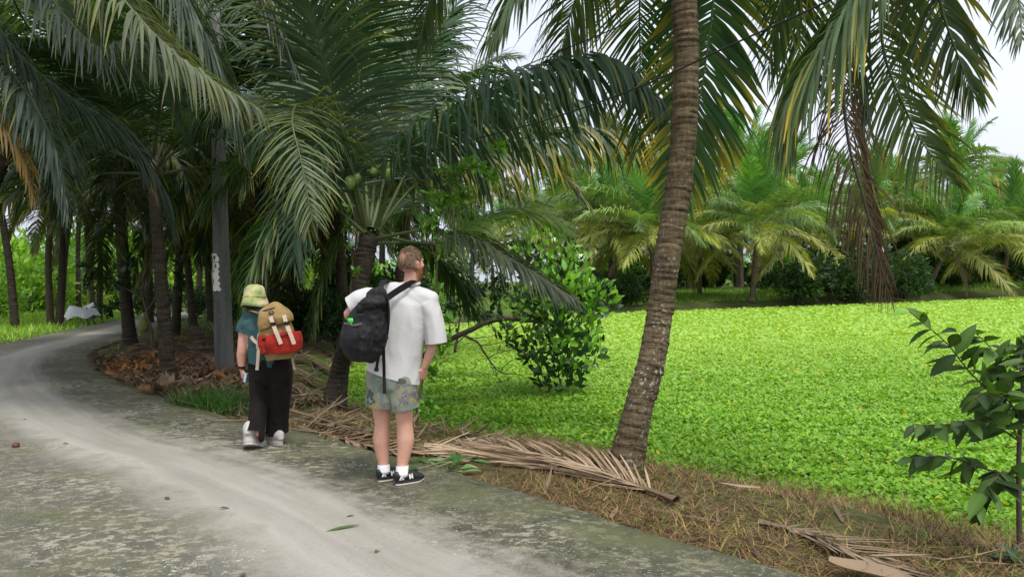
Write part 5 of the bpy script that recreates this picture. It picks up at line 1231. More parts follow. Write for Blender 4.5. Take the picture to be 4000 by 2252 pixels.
def shoe(parent, heel, toe, s, up_mat, sole_mat, light_mat, emblem=None, pitch=0, base=None, tongue=True):
    """shoe with upper, sole, tongue/laces; heel/toe are ground points in the person's space"""
    heel = Vector(heel); f = Vector(toe) - heel; f.z = 0; L_ = f.length; f.normalize(); sd = Vector((f.y, -f.x, 0)); M = Matrix((f, -sd, Vector((0, 0, 1)))).transposed().to_4x4()
    M = Matrix.Translation(heel) @ M @ Matrix.Rotation(pitch, 4, 'Y'); k = L_ / .30
    mb = MB(); xs = np.array([.004, .012, .05, .10, .16, .22, .27, .292, .298]); top = np.array([.075, .132, .140, .138, .120, .096, .076, .056, .034]); hw = np.array([.024, .038, .047, .049, .053, .056, .051, .034, .012])
    add_tube(mb, np.c_[xs, 0 * xs, (top + .018) / 2], (top - .018) / 2, 18, up=(0, 0, 1), r2=hw); mb.V[0] *= k
    sh = link('shoe', fuse(mb, .005 * k, 3, mat=up_mat, name='shoe'), parent); sh.matrix_local = M
    for z0, z1, ex, mt, nm in ((0, .018, .004, light_mat, 'outsole'), (.016, .042, .006, sole_mat, 'midsole')):
        m_ = MB(); n = 28; ang = np.arange(n) * 2 * math.pi / n; ou = []
        for q in ang:
            x = .151 + math.cos(q) * (.152 + ex); w_ = np.interp(x, [0, .05, .12, .22, .30], [.036, .044, .045, .056, .036]); ou.append((x, math.copysign(abs(math.sin(q)) ** .6, math.sin(q)) * (w_ + ex), 0))
        ou = np.array(ou) * k; r0 = ou + [0, 0, z0 * k]; r1 = ou + [0, 0, z1 * k + .0]; r1[:, 2] += np.interp(ou[:, 0] / k, [0, .05, .24, .30], [.008, 0, 0, .008]) * k; r0[:, 2] += np.interp(ou[:, 0] / k, [.24, .30], [0, .012]) * k
        a = np.arange(n); b_ = (a + 1) % n; m_.add(np.vstack([r0, r1]), np.stack([a, b_, b_ + n, a + n], 1)); m_.F.append(a[::-1][None]); m_.M.append(np.array([0])); m_.F.append((a + n)[None]); m_.M.append(np.array([0]))
        link(nm, m_.mesh(nm, mt), sh)
    m_ = MB(); 
    for i in range(5):
        x = .12 + i * .022; z = np.interp(x, [.1, .16, .22], [.138, .120, .096]); add_tube(m_, np.array([(x, -.03, z - .012), (x + .004, -.014, z + .001), (x, 0, z + .003), (x + .004, .014, z + .001), (x, .03, z - .012)]) * k, .0035 * k, 5)
    link('laces', m_.mesh('laces', M_PLASTIC if up_mat is not M_WHITE else M_WHITE), sh)
    if emblem:
        m_ = MB(); y = -.0545
        def q(pts): m_.add([Vector((x, y - .002 + .1 * max(0, z - .05), z)) * k for x, z in pts], [[0, 1, 2, 3]])
        q([(.120, .050), (.133, .050), (.126, .100), (.113, .100)]); q([(.148, .050), (.161, .050), (.154, .100), (.141, .100)]); q([(.113, .100), (.126, .100), (.161, .050), (.148, .050)])
        link('emblem', m_.mesh('emblem', M_WHITE), sh)
        m_ = MB(); V = [Vector(p) * k for p in ((.014, -.041, .052), (.066, -.0515, .052), (.044, -.049, .086), (.030, -.046, .086))]; m_.add(V, [[0, 1, 2, 3]]); V = [Vector(p) * k for p in ((.032, -.0480, .058), (.050, -.051, .058), (.040, -.0495, .072))]; link('heel_patch', m_.mesh('heel_patch', M_WHITE), sh)
        m_ = MB(); m_.add([v + Vector((0, -.0015, 0)) for v in V], [[0, 1, 2]]); link('emblem', m_.mesh('emblem', M_PLASTIC), sh)
    return sh

def wrk(amp, fx, fz, seed, ridge=.5):
    def f(co):
        a = mnoise.noise(Vector((co.x * fx + seed, co.y * fx, co.z * fz))); b_ = mnoise.noise(Vector((co.x * fx * 2.1, co.y * fx * 2.1 + seed, co.z * fz * 2.3)))
        return amp * (a + ridge * (1 - 2 * abs(b_)) * .6 - .2)
    return f

# ---------------- the man
def man():
    YM = 5.66; b = gr(399, 484, 0.0); base = Vector((b.x, YM, .012))
    e = empty('person', base, 'man in a loose white T-shirt and leaf-print shorts seen from behind, looking right', 'person')
    A = lambda px, py, dy=0: at(px, py, YM + dy) - base; u = YM / FPX
    mb = MB()
    hl, tl = gr(378.5, 482.5) - base, gr(404, 477) - base; hr_, tr_ = gr(396, 486) - base, gr(423.5, 480.5) - base
    for q in (hl, tl, hr_, tr_): q.z = 0
    aL = hl + (tl - hl) * .22 + Vector((0, 0, .085)); aR = hr_ + (tr_ - hr_) * .22 + Vector((0, 0, .085))
    # legs: hip, mid thigh, knee, calf, ankle
    limb(mb, [A(382, 376), A(381, 398, .01), A(382.5, 423, .03), A(381.5, 440, .05), A(383.5, 462, .05), aL], [.095, .082, .062, .066, .044, .042], r2=[.098, .08, .060, .066, .043, .04])
    limb(mb, [A(402, 376, -.02), A(403.5, 398, -.02), A(404.5, 423, -.02), A(405.5, 440, -.02), A(402.5, 463, -.04), aR], [.095, .083, .064, .069, .046, .042], r2=[.098, .081, .062, .068, .044, .04])
    for h_, t_, a_ in ((hl, tl, aL), (hr_, tr_, aR)): limb(mb, [a_ - Vector((0, 0, .04)), h_ + (t_ - h_) * .5 + Vector((0, 0, .05)), h_ + (t_ - h_) * .78 + Vector((0, 0, .042))], [.03, .022, .015], up=(0, 0, 1), r2=[.03, .035, .03])
    # torso
    limb(mb, [A(391.5, 380), A(393, 355), A(397, 325), A(401, 303), A(406, 290)], [.105, .095, .112, .10, .06], r2=[.165, .145, .17, .175, .07])
    limb(mb, [A(408, 292, 0), A(410.5, 282, .01), A(412, 272, .015)], [.062, .056, .055])
    limb(mb, [A(381, 296, .03), A(404, 292), A(431, 300, -.03)], [.055, .075, .055])
    # right arm hangs, left arm bent forward to the strap
    wR = A(424.5, 367, -.02)
    limb(mb, [A(430, 302, -.03), A(432, 325, -.04), A(431.5, 346, -.04), A(429, 355, -.03), wR], [.052, .046, .041, .041, .027], r2=[.05, .044, .039, .037, .024])
    hand(mb, wR, A(420.5, 384, .02) - wR, (-.55, .75, 0), -1, .185, .42)
    eL = A(349, 313, .02); wL = A(362, 325, .24)
    limb(mb, [A(380, 299, .03), A(365, 304, .04), eL, eL + (wL - eL) * .45, wL], [.052, .046, .042, .040, .027])
    hand(mb, wL, Vector((.7, .25, .35)), (0, -1, .2), 1, .185, .8)
    hc = A(411.2, 263, .015); yaw = R_(-38); M = head(mb, hc, yaw, R_(2))
    body = link('body', fuse(mb, .0065, 4, mat=M_SKIN, name='body'), e)
    # eyes
    for sg in (-1, 1): m_ = MB(); ell(m_, hc + M @ Vector((sg * .031, .083, .006)), (.012, .012, .012)); link('eye', m_.mesh('eye', mat_simple('eye', (.5, .5, .5), .2, .05), True), e)
    HC = (.17, .105, .062)
    def mask(d):     # nape line at the back, forehead line in front, free ears
        f = d.y; low = -.50 if f < -.3 else (-.50 + (f + .3) * 1.1); low = min(low, .62)
        near_ear = abs(d.x) > .75 and -.35 < d.z < .12 and -.35 < f < .3
        return (d.z - low) * .8 if not near_ear else -.1
    hair_shell(hc, M, 1.0, mask, .008, .003, M_HAIR, 'hair', e, 4200, col=HC, sl=.020, down=.9)
    def bmask(d):
        return min(.45 - abs(d.z + .62) * 1.0, d.y + .30, .5) if d.z < -.1 else -.2
    hair_shell(hc + M @ Vector((0, .012, 0)), M, 1.0, bmask, .008, .004, M_HAIR, 'beard', e, 1500, rx=(.066, .092, .125), cz=-.004, col=(.28, .115, .045), sl=.03, down=1.2, seed=5)
    # T-shirt
    ts = MB()
    limb(ts, [A(391, 390), A(391.5, 378), A(394, 355), A(397, 330), A(400, 312), A(402.5, 301), A(405, 293), A(409, 285.5)], [.152, .150, .146, .148, .145, .132, .10, .062], r2=[.222, .220, .218, .226, .238, .238, .185, .075], n=40, seg=28)
    limb(ts, [A(378, 297, .03), A(403, 293), A(433, 301.5, -.03)], [.072, .095, .075], n=16)
    limb(ts, [A(428, 303, -.03), A(433, 315, -.04), A(436, 330, -.045), A(437.5, 350, -.045)], [.085, .088, .090, .092], r2=[.08, .082, .084, .086], seg=20)
    limb(ts, [A(386, 298, .03), A(369, 298, .03), A(356, 303, .02), A(341, 311, .02)], [.085, .088, .086, .084], seg=20)
    hem_n = (A(418, 384) - A(364, 368)).normalized(); hem_n = Vector((hem_n.z, 0, -hem_n.x)) * 1; hem_n = hem_n if hem_n.z < 0 else -hem_n
    cuts = [(A(391, 375.5), hem_n, lambda c, x1=A(424, 350).x: c.x < x1),
            (A(437, 342), (A(437, 350) - A(434, 325)).normalized(), lambda c, x1=A(427, 330).x, z1=A(430, 334).z: c.x > x1 and c.z < z1),
            (A(350.5, 307.5), (A(345, 312) - A(364, 302)).normalized(), lambda c, x1=A(366, 330).x: c.x < x1)]
    wr = wrk(.017, 6, 2.2, 2.0)
    wr2 = lambda co: wr(co) + .006 * math.sin(co.z * 38 + co.x * 30 + 5 * mnoise.noise(co * 5)) * max(0, mnoise.noise(co * 3.2 + Vector((4, 0, 0))) + .2)
    link('t_shirt', fuse(ts, .0095, 5, cuts, wr2, mat_cloth('white_cotton', (.52, .52, .51), 300, .9, .15, .03), 't_shirt'), e)
    cu = MB(); c0 = A(409.5, 283.5, .005); th = np.linspace(0, 2 * math.pi, 25); add_tube(cu, [c0 + Vector((math.cos(t) * .078, math.sin(t) * .075, .012 * math.sin(t) + .004 * math.cos(t))) for t in th], .010, 8, cap=False); link('collar', cu.mesh('collar', mat_cloth('white_rib', (.52, .52, .51), 300), True), e)
    # shorts with leaf print
    m, t, bs, N, K = nodes('leaf_print')
    tc = N('ShaderNodeTexCoord'); ob = tc.outputs['Object']
    vo = N('ShaderNodeTexVoronoi'); vo.inputs['Scale'].default_value = 13; vo.inputs['Randomness'].default_value = 1; nd = noise_n(t, 6, 3, .5, ob); vv = N('ShaderNodeVectorMath'); vv.operation = 'MULTIPLY_ADD'; K(nd.outputs['Color'], vv.inputs[0]); vv.inputs[1].default_value = (.30,) * 3; K(ob, vv.inputs[2]); K(vv.outputs[0], vo.inputs['Vector'])
    cr = ramp(t, None, [(0, (.13, .15, .15)), (.17, (.17, .24, .22)), (.34, (.24, .25, .15)), (.5, (.12, .12, .13)), (.62, (.22, .30, .27)), (.74, (.015, .017, .02)), (.80, (.28, .28, .2)), (.93, (.40, .24, .07))]); cr.color_ramp.interpolation = 'CONSTANT'
    sx = N('ShaderNodeSeparateColor'); K(vo.outputs['Color'], sx.inputs[0]); K(sx.outputs[0], cr.inputs[0])
    wv = N('ShaderNodeTexWave'); wv.inputs['Scale'].default_value = 34; wv.inputs['Distortion'].default_value = 12; wv.inputs['Detail Scale'].default_value = .5; wm_ = N('ShaderNodeMapping'); wm_.inputs['Rotation'].default_value = (.4, .9, .3); K(vv.outputs[0], wm_.inputs[0]); K(wm_.outputs[0], wv.inputs['Vector'])
    K(mix(t, mix(t, cr.outputs[0], (.72, .72, .72), 1, 'MULTIPLY'), (.30, .31, .22), mix(t, (0, 0, 0), (.6, .6, .6), ramp(t, wv.outputs['Fac'], [(.62, (0, 0, 0)), (.85, (1, 1, 1))]).outputs[0])), bs.inputs['Base Color']); bs.inputs['Roughness'].default_value = .85
    st = MB(); limb(st, [A(392, 364), A(391.5, 376), A(391.5, 388)], [.14, .145, .125], r2=[.195, .208, .20], n=16)
    limb(st, [A(383, 376), A(381.5, 395, .01), A(380.5, 415, .015)], [.125, .128, .128], r2=[.118, .120, .126]); limb(st, [A(401, 376, -.02), A(403.5, 395, -.025), A(404.5, 417, -.025)], [.125, .125, .125], r2=[.112, .110, .112])
    mid = A(392.5, 395).x
    cuts = [(A(381, 405.5, .015), Vector((-.16, 0, -1)), lambda c: c.x < mid and c.z < .75), (A(404, 407.5), Vector((.12, 0, -1)), lambda c: c.x >= mid and c.z < .75)]
    link('shorts', fuse(st, .009, 4, cuts, wrk(.012, 9, 4, 7.0), m, 'shorts'), e)
    # socks and shoes
    M_SOCK = mat_cloth('white_sock', (.72, .72, .74), 200)
    for a_, top in ((aL, A(383.5, 463, .05)), (aR, A(402.5, 464, -.04))):
        m_ = MB(); limb(m_, [a_ - Vector((0, 0, .02)), a_ + (top - a_) * .5, top], [.05, .049, .049], n=10); link('sock', fuse(m_, .006, 2, [(top, (0, 0, 1), None)], None, M_SOCK, 'sock'), e)
    M_SHOE = mat_simple('black_shoe', (.014, .014, .015), .6, .3, 60, .2)
    for h_, t_ in ((hl, tl), (hr_, tr_)): shoe(e, h_, t_, 1, M_SHOE, mat_simple('black_midsole', (.02, .02, .022), .5), mat_simple('cream_sole', (.55, .50, .42), .7), True)

    # ---- the black backpack on his left shoulder
    bp = empty('backpack', A(365, 358, -.25) + base, 'black backpack slung over the man\'s left shoulder with a side pocket', 'backpack'); o0 = Vector(bp.location) - base
    B = lambda px, py, dy=0: A(px, py, dy) - o0
    dy = -.27
    pm = MB(); limb(pm, [B(379, 292, dy + .03), B(377.5, 296, dy), B(374.5, 303, dy), B(370, 316, dy), B(365.5, 333, dy), B(363, 347, dy), B(361.5, 356, dy)], [.04, .065, .09, .115, .125, .115, .085], r2=[.045, .066, .096, .145, .165, .158, .115], n=30, seg=24)
    wp = wrk(.020, 9, 7, 11.0, .8)
    link('body', fuse(pm, .009, 3, (), wp, M_BLACKC, 'body'), bp)
    pf_ = MB(); limb(pf_, [B(369, 297, dy - .04), B(376, 293.5, dy - .05), B(382, 295, dy - .03)], [.04, .045, .035], up=(0, 1, 0), n=10); limb(pf_, [B(361, 308, dy - .06), B(371, 303, dy - .09), B(383, 301, dy - .06)], [.045, .05, .04], n=10)
    link('top_flap', fuse(pf_, .008, 3, (), wrk(.012, 16, 16, 3.0, .9), M_BLACKC, 'top_flap'), bp)
    pk = MB(); limb(pk, [B(353.5, 322.5, dy - .05), B(352, 335, dy - .06), B(353, 346, dy - .05), B(355, 353, dy - .04)], [.075, .088, .085, .06], r2=[.072, .085, .085, .06], n=16)
    link('side_pocket', fuse(pk, .008, 3, [(B(353, 323, dy), (A(353, 310) - A(353, 335)).normalized(), None)], wrk(.010, 12, 8, 6.0), M_BLACKC, 'side_pocket'), bp)
    ribbon([B(352 - 8, 322.5, dy - .09), B(353, 324.5, dy - .135), B(362, 323, dy - .12)], .014, .004, (0, 1, 0), mat_simple('grey_binding', (.10, .10, .105), .7), 'pocket_binding', bp)
    ribbon([B(378.5, 298, dy - .05), B(379.5, 291, dy - .01), B(382, 284, -.18), B(385, 280.3, -.07), B(386.5, 283, .10), B(384, 300, .17), B(378, 322, .20)], .058, .012, [(0, 1, .5)] * 6 + [(0, .6, 1)] * 6 + [(0, -1, .3)] * 6, M_WEB, 'shoulder_strap', bp)
    ribbon([B(385, 299, dy + .02), B(392, 294, -.20), B(402, 287.5, -.155), B(411, 282.6, -.105), B(414.5, 282.0, -.04)], .048, .010, (0, 1, .45), M_WEB, 'shoulder_strap', bp)
    ribbon([B(386.5, 297, dy - .03), B(388, 310, dy - .04), B(387.5, 325, dy - .03), B(385, 340, dy), B(382, 350, dy + .02)], .04, .012, (.75, .6, 0), M_WEB, 'side_strap', bp)
    ribbon([B(383, 340, dy - .06), B(383.5, 350, dy - .02), B(384, 370, -.18), B(384.5, 393, -.17)], .024, .004, (0, 1, 0), M_WEB, 'webbing', bp)
    ribbon([B(380, 345, dy - .06), B(378.5, 355, dy - .04), B(376.5, 368, -.2)], .022, .004, (0, 1, 0), M_WEB, 'webbing', bp)
    ribbon([B(375, 318, dy - .14), B(373, 333, dy - .148), B(370, 348, dy - .135)], .026, .004, (0, 1, 0), M_WEB, 'webbing', bp)
    for q in ((383.5, 344, dy - .05), (376.5, 369, -.2), (386, 337, dy - .04)):
        bm = bmesh.new(); box_bm(bm, B(*q), (.034, .014, .03)); bmesh.ops.bevel(bm, geom=bm.edges[:], offset=.004, segments=2, affect='EDGES'); me = bpy.data.meshes.new('buckle'); bm.to_mesh(me); bm.free(); me.materials.append(M_PLASTIC); link('buckle', me, bp)
    bo = empty('water_bottle', A(352.5, 340, dy - .06) + base, 'water bottle with bright green cap in the black backpack\'s side pocket', 'bottle')
    zs = np.array([-.02, 0, .10, .125, .135]); m_ = MB(); add_tube(m_, np.c_[0 * zs, 0 * zs, zs], [.03, .035, .035, .028, .02], 16, up=(0, 1, 0)); link('body', m_.mesh('body', mat_simple('clear_plastic', (.5, .5, .5), .2, .05), True), bo)
    zs = np.array([.13, .134, .158, .164]); m_ = MB(); add_tube(m_, np.c_[0 * zs, 0 * zs, zs], [.029, .031, .031, .026], 16, up=(0, 1, 0)); link('cap', m_.mesh('cap', mat_simple('green_cap', (.06, .62, .05), .4, .05), True), bo)
man()

# ---------------- the woman
def woman():
    YW = 7.1; b = gr(270, 443, 0.0); base = Vector((b.x, YW, .012))
    e = empty('person', base, 'woman in teal T-shirt, dark wide trousers and sun hat walking away on the road', 'person')
    A = lambda px, py, dy=0: at(px, py, YW + dy) - base
    hR, tR = gr(281, 446) - base, gr(266.5, 441.5) - base; hR.z = tR.z = 0
    hL = A(247.5, 428, -.32); tL = gr(260, 441.5) - base; tL.z = 0
    mb = MB(); aR = hR + (tR - hR) * .25 + Vector((0, 0, .08)); hLg = Vector((A(248, 430, -.33).x, hL.y, .09)); aL = hLg + Vector((.07, .06, .10))
    limb(mb, [A(278, 368), A(281, 390, .03), A(279, 410, .05), A(278, 428, 0), aR], [.115, .10, .072, .066, .042]); limb(mb, [A(262, 368), A(262, 392, .02), A(261, 408, -.04), A(257.5, 420, -.17), aL], [.115, .09, .065, .048, .03])
    for h_, t_, a_ in ((hLg, tL + Vector((0, 0, .02)), aL), (hR, tR, aR)): limb(mb, [a_ - Vector((0, 0, .03)), h_ + (t_ - h_) * .55 + Vector((0, 0, .04)), h_ + (t_ - h_) * .85 + Vector((0, 0, .035))], [.03, .026, .018], up=(0, 0, 1), r2=[.03, .034, .028])
    limb(mb, [A(270, 368), A(267, 350), A(263, 330), A(260, 318), A(257, 310)], [.13, .12, .13, .11, .06], r2=[.19, .165, .18, .175, .08])
    limb(mb, [A(258, 313), A(256.5, 306), A(255.5, 301)], [.062, .056, .055]); limb(mb, [A(247, 317, .02), A(262, 313), A(279, 316, -.02)], [.06, .075, .06])
    wL = A(241.8, 369, .0)
    limb(mb, [A(247, 318, .02), A(244.5, 335, -.01), A(242.5, 349, -.02), A(241.5, 356, -.01), wL], [.068, .060, .051, .049, .031], r2=[.066, .058, .049, .046, .027]); hand(mb, wL, A(244.5, 383, .03) - wL, (.7, .6, 0), 1, .17, .55)
    wR = A(286, 362, .15); limb(mb, [A(279, 318, -.01), A(286, 335, .03), A(288, 348, .06), wR], [.066, .056, .049, .031]); hand(mb, wR, (0, .3, -1), (-.7, .6, 0), -1, .17, .5)
    hc = A(255, 302, .02); M = head(mb, hc, R_(12), R_(-6), .95); link('body', fuse(mb, .0075, 4, mat=M_SKIN2, name='body'), e)
    for sg in (-1, 1): m_ = MB(); ell(m_, hc + M @ Vector((sg * .03, .079, .006)), (.012, .012, .012)); link('eye', m_.mesh('eye', mat_simple('eye', (.5, .5, .5), .2, .05), True), e)
    hair_shell(hc, M, .95, lambda d: (d.z + .75) * .6 if d.y < .3 else (d.z - .45), .012, .006, M_HAIR, 'hair', e, 1400, col=(.06, .035, .022), sl=.05, seed=9)
    # shirt
    ts = MB(); limb(ts, [A(268, 372), A(268, 362), A(266, 345), A(263, 328), A(261, 318), A(258, 311)], [.16, .160, .150, .155, .135, .07], r2=[.225, .215, .20, .215, .205, .09], n=30, seg=24)
    limb(ts, [A(248, 317, .02), A(262, 314), A(279, 317, -.02)], [.078, .09, .078], n=12); limb(ts, [A(249, 318, .02), A(245.5, 327, .0), A(243.5, 338, -.015)], [.083, .082, .080]); limb(ts, [A(278, 318, 0), A(284, 328, .02), A(288, 338, .04)], [.083, .08, .078])
    cuts = [(A(244.5, 331.5), (A(243, 338) - A(246, 325)).normalized(), lambda c, x1=A(251, 330).x, z1=A(250, 326).z: c.x < x1 and c.z < z1), (A(268, 364), Vector((-.2, 0, -1)).normalized(), None), (A(286, 333), (A(288, 338) - A(284, 328)).normalized(), lambda c, x1=A(281.5, 330).x: c.x > x1)]
    link('t_shirt', fuse(ts, .010, 4, cuts, wrk(.013, 8, 6, 21.0), mat_cloth('teal_cotton', (.035, .085, .09), 260, .9, .3, .2), 't_shirt'), e)
    # wide trousers
    tr = MB(); limb(tr, [A(269.5, 355), A(270, 364), A(270.5, 378)], [.155, .165, .15], r2=[.19, .212, .20], n=14)
    limb(tr, [A(279, 370), A(280.5, 385, .02), A(279.5, 402, .03), A(278, 420, .05), A(276.5, 440, .05)], [.145, .135, .12, .115, .115], r2=[.125, .108, .104, .108, .112], n=24); limb(tr, [A(262, 370), A(260.5, 385, .0), A(259.5, 402, -.05), A(257.5, 418, -.16), A(254.5, 439, -.27)], [.14, .12, .11, .105, .105], r2=[.125, .10, .088, .082, .08], n=24)
    xm = A(268.5, 400).x; cuts = [(A(275.5, 434.5), Vector((.15, 0, -1)).normalized(), lambda c: c.x >= xm and c.z < .35), (A(256.5, 431, -.26), Vector((-.15, -.3, -1)).normalized(), lambda c: c.x < xm and c.z < .4)]
    link('trousers', fuse(tr, .010, 4, cuts, wrk(.016, 9, 3.2, 31.0), mat_cloth('dark_brown_linen', (.012, .0085, .0085), 240, .95, .3, .3), 'trousers'), e)
    M_WSH = mat_simple('offwhite_shoe', (.50, .48, .45), .7, .15, 40, .2); M_WS2 = mat_simple('grey_sole', (.42, .40, .38), .7, .1)
    shoe(e, hR, tR + (tR - hR) * .08, 1, M_WSH, M_WS2, M_WS2)
    sh = shoe(e, Vector((hLg.x, hLg.y, 0)), tL + (tL - hLg) * .1, 1, M_WSH, M_WS2, M_WS2, pitch=R_(20)); sh.location.z += .07
    for a_ in (aR,): m_ = MB(); limb(m_, [a_ - Vector((0, 0, .03)), a_ + Vector((0, 0, .06))], [.047, .047], n=6); link('sock', fuse(m_, .007, 2, (), None, mat_cloth('white_sock', (.6, .6, .6), 200), 'sock'), e)
    wt = MB(); add_tube(wt, [A(241.9, 365.5), A(241.8, 368.2)], [.040, .038], 16, up=(0, 1, 0), r2=[.036, .034]); o = link('watch', wt.mesh('watch', M_WEB), e)
    # bucket hat
    m, t, bs, N, K = nodes('floral_hat'); n1 = noise_n(t, 9, 3, .5); n2 = noise_n(t, 22, 3)
    r1 = ramp(t, n1.outputs['Fac'], [(.30, (.16, .26, .10)), (.45, (.32, .35, .12)), (.55, (.46, .45, .24)), (.62, (.55, .45, .30)), (.70, (.42, .22, .12))]); K(r1.outputs[0], bs.inputs['Base Color']); bs.inputs['Roughness'].default_value = .85; bump(t, bs, n2.outputs['Fac'], .3)
    ht = MB(); nu = 40; prof = [(.0, .152), (.05, .150), (.085, .140), (.104, .118), (.112, .08), (.116, .04), (.124, .012), (.138, -.025), (.150, -.062), (.143, -.062), (.118, .005), (.108, .04), (.104, .08), (.096, .112), (.06, .138), (0, .144)]; V = []
    for r, z in prof:
        for i in range(nu):
            a = 2 * math.pi * i / nu; k = 1 + (.035 * math.sin(a * 3 + 1) if r > .12 else .02 * math.sin(a * 4 + z * 30)); V.append(hc + Vector((0, -.01, .02)) + M @ Vector((r * k * math.cos(a) * .90, r * k * math.sin(a) * .97, z + (.012 * math.sin(a * 2 + .5) if r > .12 else .004 * math.sin(a * 5)))))
    n = len(prof); ht.add([list(v) for v in V], [(j * nu + i, j * nu + (i + 1) % nu, (j + 1) * nu + (i + 1) % nu, (j + 1) * nu + i) for j in range(n - 1) for i in range(nu)]); hat = link('sun_hat', ht.mesh('sun_hat', m, True), e); hat['label'] = 'yellow-green floral bucket hat'
    th = np.linspace(0, 2 * math.pi, 33); bd = MB(); add_tube(bd, [hc + Vector((0, -.01, .02)) + M @ Vector((math.cos(a) * .106, math.sin(a) * .113, .03)) for a in th], .009, 6, cap=False); bo = link('hat_band', bd.mesh('hat_band', mat_simple('hat_band', (.36, .28, .10), .8, .5, 18)), hat)
    # ---- tan and red backpack
    bp = empty('backpack', A(281, 358, -.30) + base, 'tan and red rucksack with pale straps on the woman\'s back', 'backpack'); o0 = Vector(bp.location) - base; B = lambda px, py, dy=0: A(px, py, dy) - o0; dy = -.27
    TAN = mat_cloth('tan_canvas', (.27, .185, .075), 160, .85, .35, .2); RED = mat_cloth('red_canvas', (.30, .022, .014), 160, .8, .35, .25); PALE = mat_cloth('pale_webbing', (.58, .45, .34), 120, .8)
    def slab(pts, hw, hd, mat, name, vox=.008, wk=None, exp=3.2, par=None):
        """loft with rounded-rectangle sections: pts px/py/dy, half width (across) and half depth (towards camera)"""
        P = spline([B(*p) for p in pts], 26); u_ = np.linspace(0, 1, 26); q = np.linspace(0, 1, len(hw)); W_ = np.interp(u_, q, hw); D_ = np.interp(u_, q, hd); T = nrm(np.gradient(P, axis=0)); X_ = nrm(np.cross(T, np.array((0, 1., 0)))); Yd = nrm(np.cross(X_, T)); seg = 32; a = np.arange(seg) * 2 * math.pi / seg
        cx = np.sign(np.cos(a)) * np.abs(np.cos(a)) ** (2 / exp); sy = np.sign(np.sin(a)) * np.abs(np.sin(a)) ** (2 / exp)
        V = P[:, None] + X_[:, None] * (cx[None, :, None] * W_[:, None, None]) + Yd[:, None] * (sy[None, :, None] * D_[:, None, None]); n = 26; i = np.arange(n - 1)[:, None] * seg; j = np.arange(seg)[None]; F = np.stack([i + j, i + (j + 1) % seg, i + seg + (j + 1) % seg, i + seg + j], -1).reshape(-1, 4)
        m_ = MB(); m_.add(V.reshape(-1, 3), F); m_.F.append(np.arange(seg)[::-1][None]); m_.M.append(np.array([0])); m_.F.append(((n - 1) * seg + np.arange(seg))[None]); m_.M.append(np.array([0]))
        return link(name, fuse(m_, vox, 4, (), wk, mat, name), par or bp)
    slab([(272, 312, dy), (275, 325, dy), (278, 340, dy), (280, 352, dy), (281, 358.5, dy)], [.11, .145, .158, .155, .12], [.09, .105, .12, .115, .08], TAN, 'body', wk=wrk(.010, 8, 8, 41.0))
    slab([(270.5, 309, dy), (272, 312, dy - .02), (275, 319, dy - .03), (277, 325, dy - .03)], [.10, .14, .16, .155], [.08, .11, .115, .105], TAN, 'lid', wk=wrk(.010, 9, 9, 44.0))
    slab([(280, 333, dy - .09), (281.5, 342, dy - .10), (282.5, 352, dy - .09)], [.135, .15, .135], [.055, .065, .055], RED, 'front_pocket', wk=wrk(.010, 10, 9, 47.0))
    slab([(264.5, 334, dy - .03), (266, 343, dy - .03), (268, 353, dy - .03)], [.055, .06, .05], [.09, .10, .085], RED, 'side_pocket', wk=wrk(.008, 10, 9, 49.0))
    slab([(296, 331, dy - .02), (297, 340, dy - .02), (296.5, 349, dy - .02)], [.035, .045, .04], [.08, .09, .08], RED, 'side_pocket')
    for x in (0, 13.5):
        ribbon([B(270.5 + x, 316 - .12 * x, dy - .155), B(272.5 + x, 322, dy - .165), B(276 + x, 331, dy - .185), B(281 + x * .98, 343.5, dy - .185)], .036, .005, (0, 1, .1), PALE, 'strap', bp)
        bm = bmesh.new(); box_bm(bm, B(273 + x, 323.5 - .05 * x, dy - .175), (.05, .018, .032)); bmesh.ops.bevel(bm, geom=bm.edges[:], offset=.005, segments=2, affect='EDGES'); me = bpy.data.meshes.new('buckle'); bm.to_mesh(me); bm.free(); me.materials.append(M_PLASTIC); link('buckle', me, bp)
    ribbon([B(279, 336.5, dy - .158), B(285, 335, dy - .168), B(293, 334.5, dy - .155)], .010, .005, (0, 1, .1), M_WEB, 'zip', bp)
    ribbon([B(262, 311, dy - .10), B(268, 309, dy - .125), B(275, 307.5, dy - .11)], .010, .005, (0, 1, .4), M_WEB, 'zip', bp)
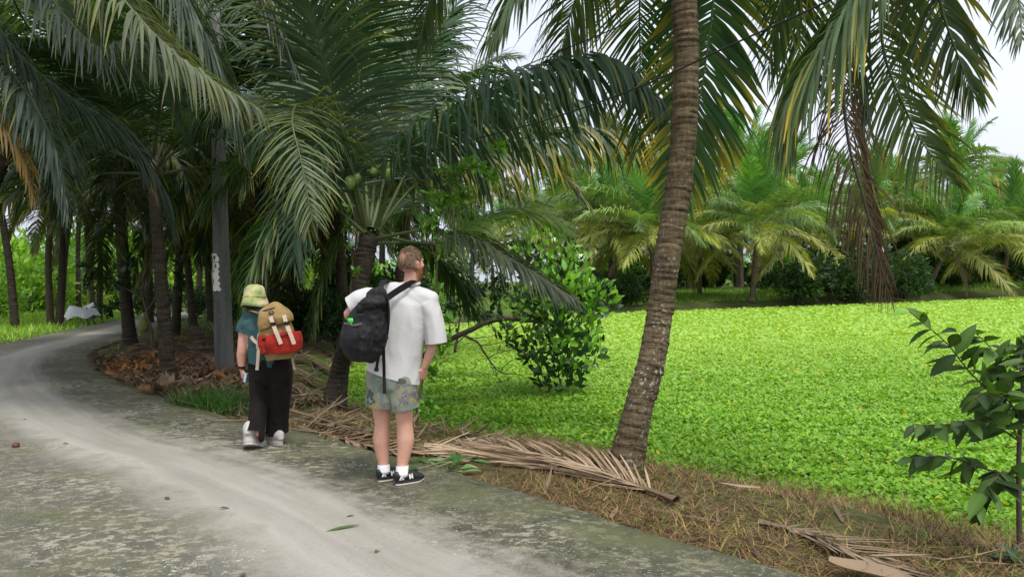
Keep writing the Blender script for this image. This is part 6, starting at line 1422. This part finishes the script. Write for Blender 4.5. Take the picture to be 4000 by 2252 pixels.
    # woven label with a pale scribble
    ribbon([B(268.7, 312.5, dy - .147), B(271, 312.1, dy - .150), B(273.6, 311.8, dy - .147)], .028, .003, (0, 1, .25), M_WEB, 'label_patch', bp); ribbon([B(269.5, 312.6, dy - .152), B(271, 311.9, dy - .154), B(272.8, 312.0, dy - .152)], .005, .002, (0, 1, .25), M_WHITE, 'label_print', bp)
    ribbon([B(262, 338.8, dy - .128), B(264, 338.7, dy - .134), B(266, 338.6, dy - .132)], .018, .003, (0, 1, .1), M_WEB, 'label_patch', bp)
    ribbon([B(263, 349, dy + .05), B(257, 345.5, -.15), B(250, 346, -.10), B(247, 348, .0), B(250, 350, .15)], .05, .012, (.3, 1, 0), PALE, 'hip_belt', bp); ribbon([B(259, 344, -.19), B(254, 340, -.17), B(251, 336, -.16)], .03, .006, (.2, 1, 0), PALE, 'belt_wing', bp)
    ribbon([B(258.5, 349, -.20), B(258, 358, -.225), B(257, 369.5, -.225)], .03, .004, (0, 1, 0), PALE, 'hanging_strap', bp); ribbon([B(292, 357, dy + .02), B(293.5, 364, -.16), B(294.5, 369, -.15)], .022, .004, (0, 1, 0), PALE, 'hanging_strap', bp)
    for x0, sx in ((251, 1), (275, -1)): ribbon([B(x0 + 8 * sx, 313, dy + .05), B(x0 + 3 * sx, 311, -.12), B(x0, 311.5, -.02), B(x0 - 1 * sx, 316, .14), B(x0, 330, .18)], .055, .012, [(0, .5, 1)] * 9 + [(0, -.8, .6)] * 9, TAN, 'shoulder_strap', bp)
    m_ = MB(); add_tube(m_, spline([B(262, 330, -.16), B(258, 334, -.20), B(258, 343, -.20), B(260, 348, -.19)], 10), .006, 6); link('cord', m_.mesh('cord', mat_simple('grey_cord', (.35, .35, .35), .7), True), bp)
    # what she holds
    bm = bmesh.new(); q = A(246.3, 377, -.015); box_bm(bm, (0, 0, 0), (.022, .075, .085), Matrix.Rotation(.2, 3, 'Y')); bmesh.ops.bevel(bm, geom=bm.edges[:], offset=.005, segments=2, affect='EDGES'); me = bpy.data.meshes.new('phone'); bm.to_mesh(me); bm.free(); me.materials.append(mat_simple('pale_blue_case', (.35, .55, .68), .35, .06))
    tag(link('phone', me, None, q + base), 'small pale blue phone held in the woman\'s left hand', 'phone')
woman()
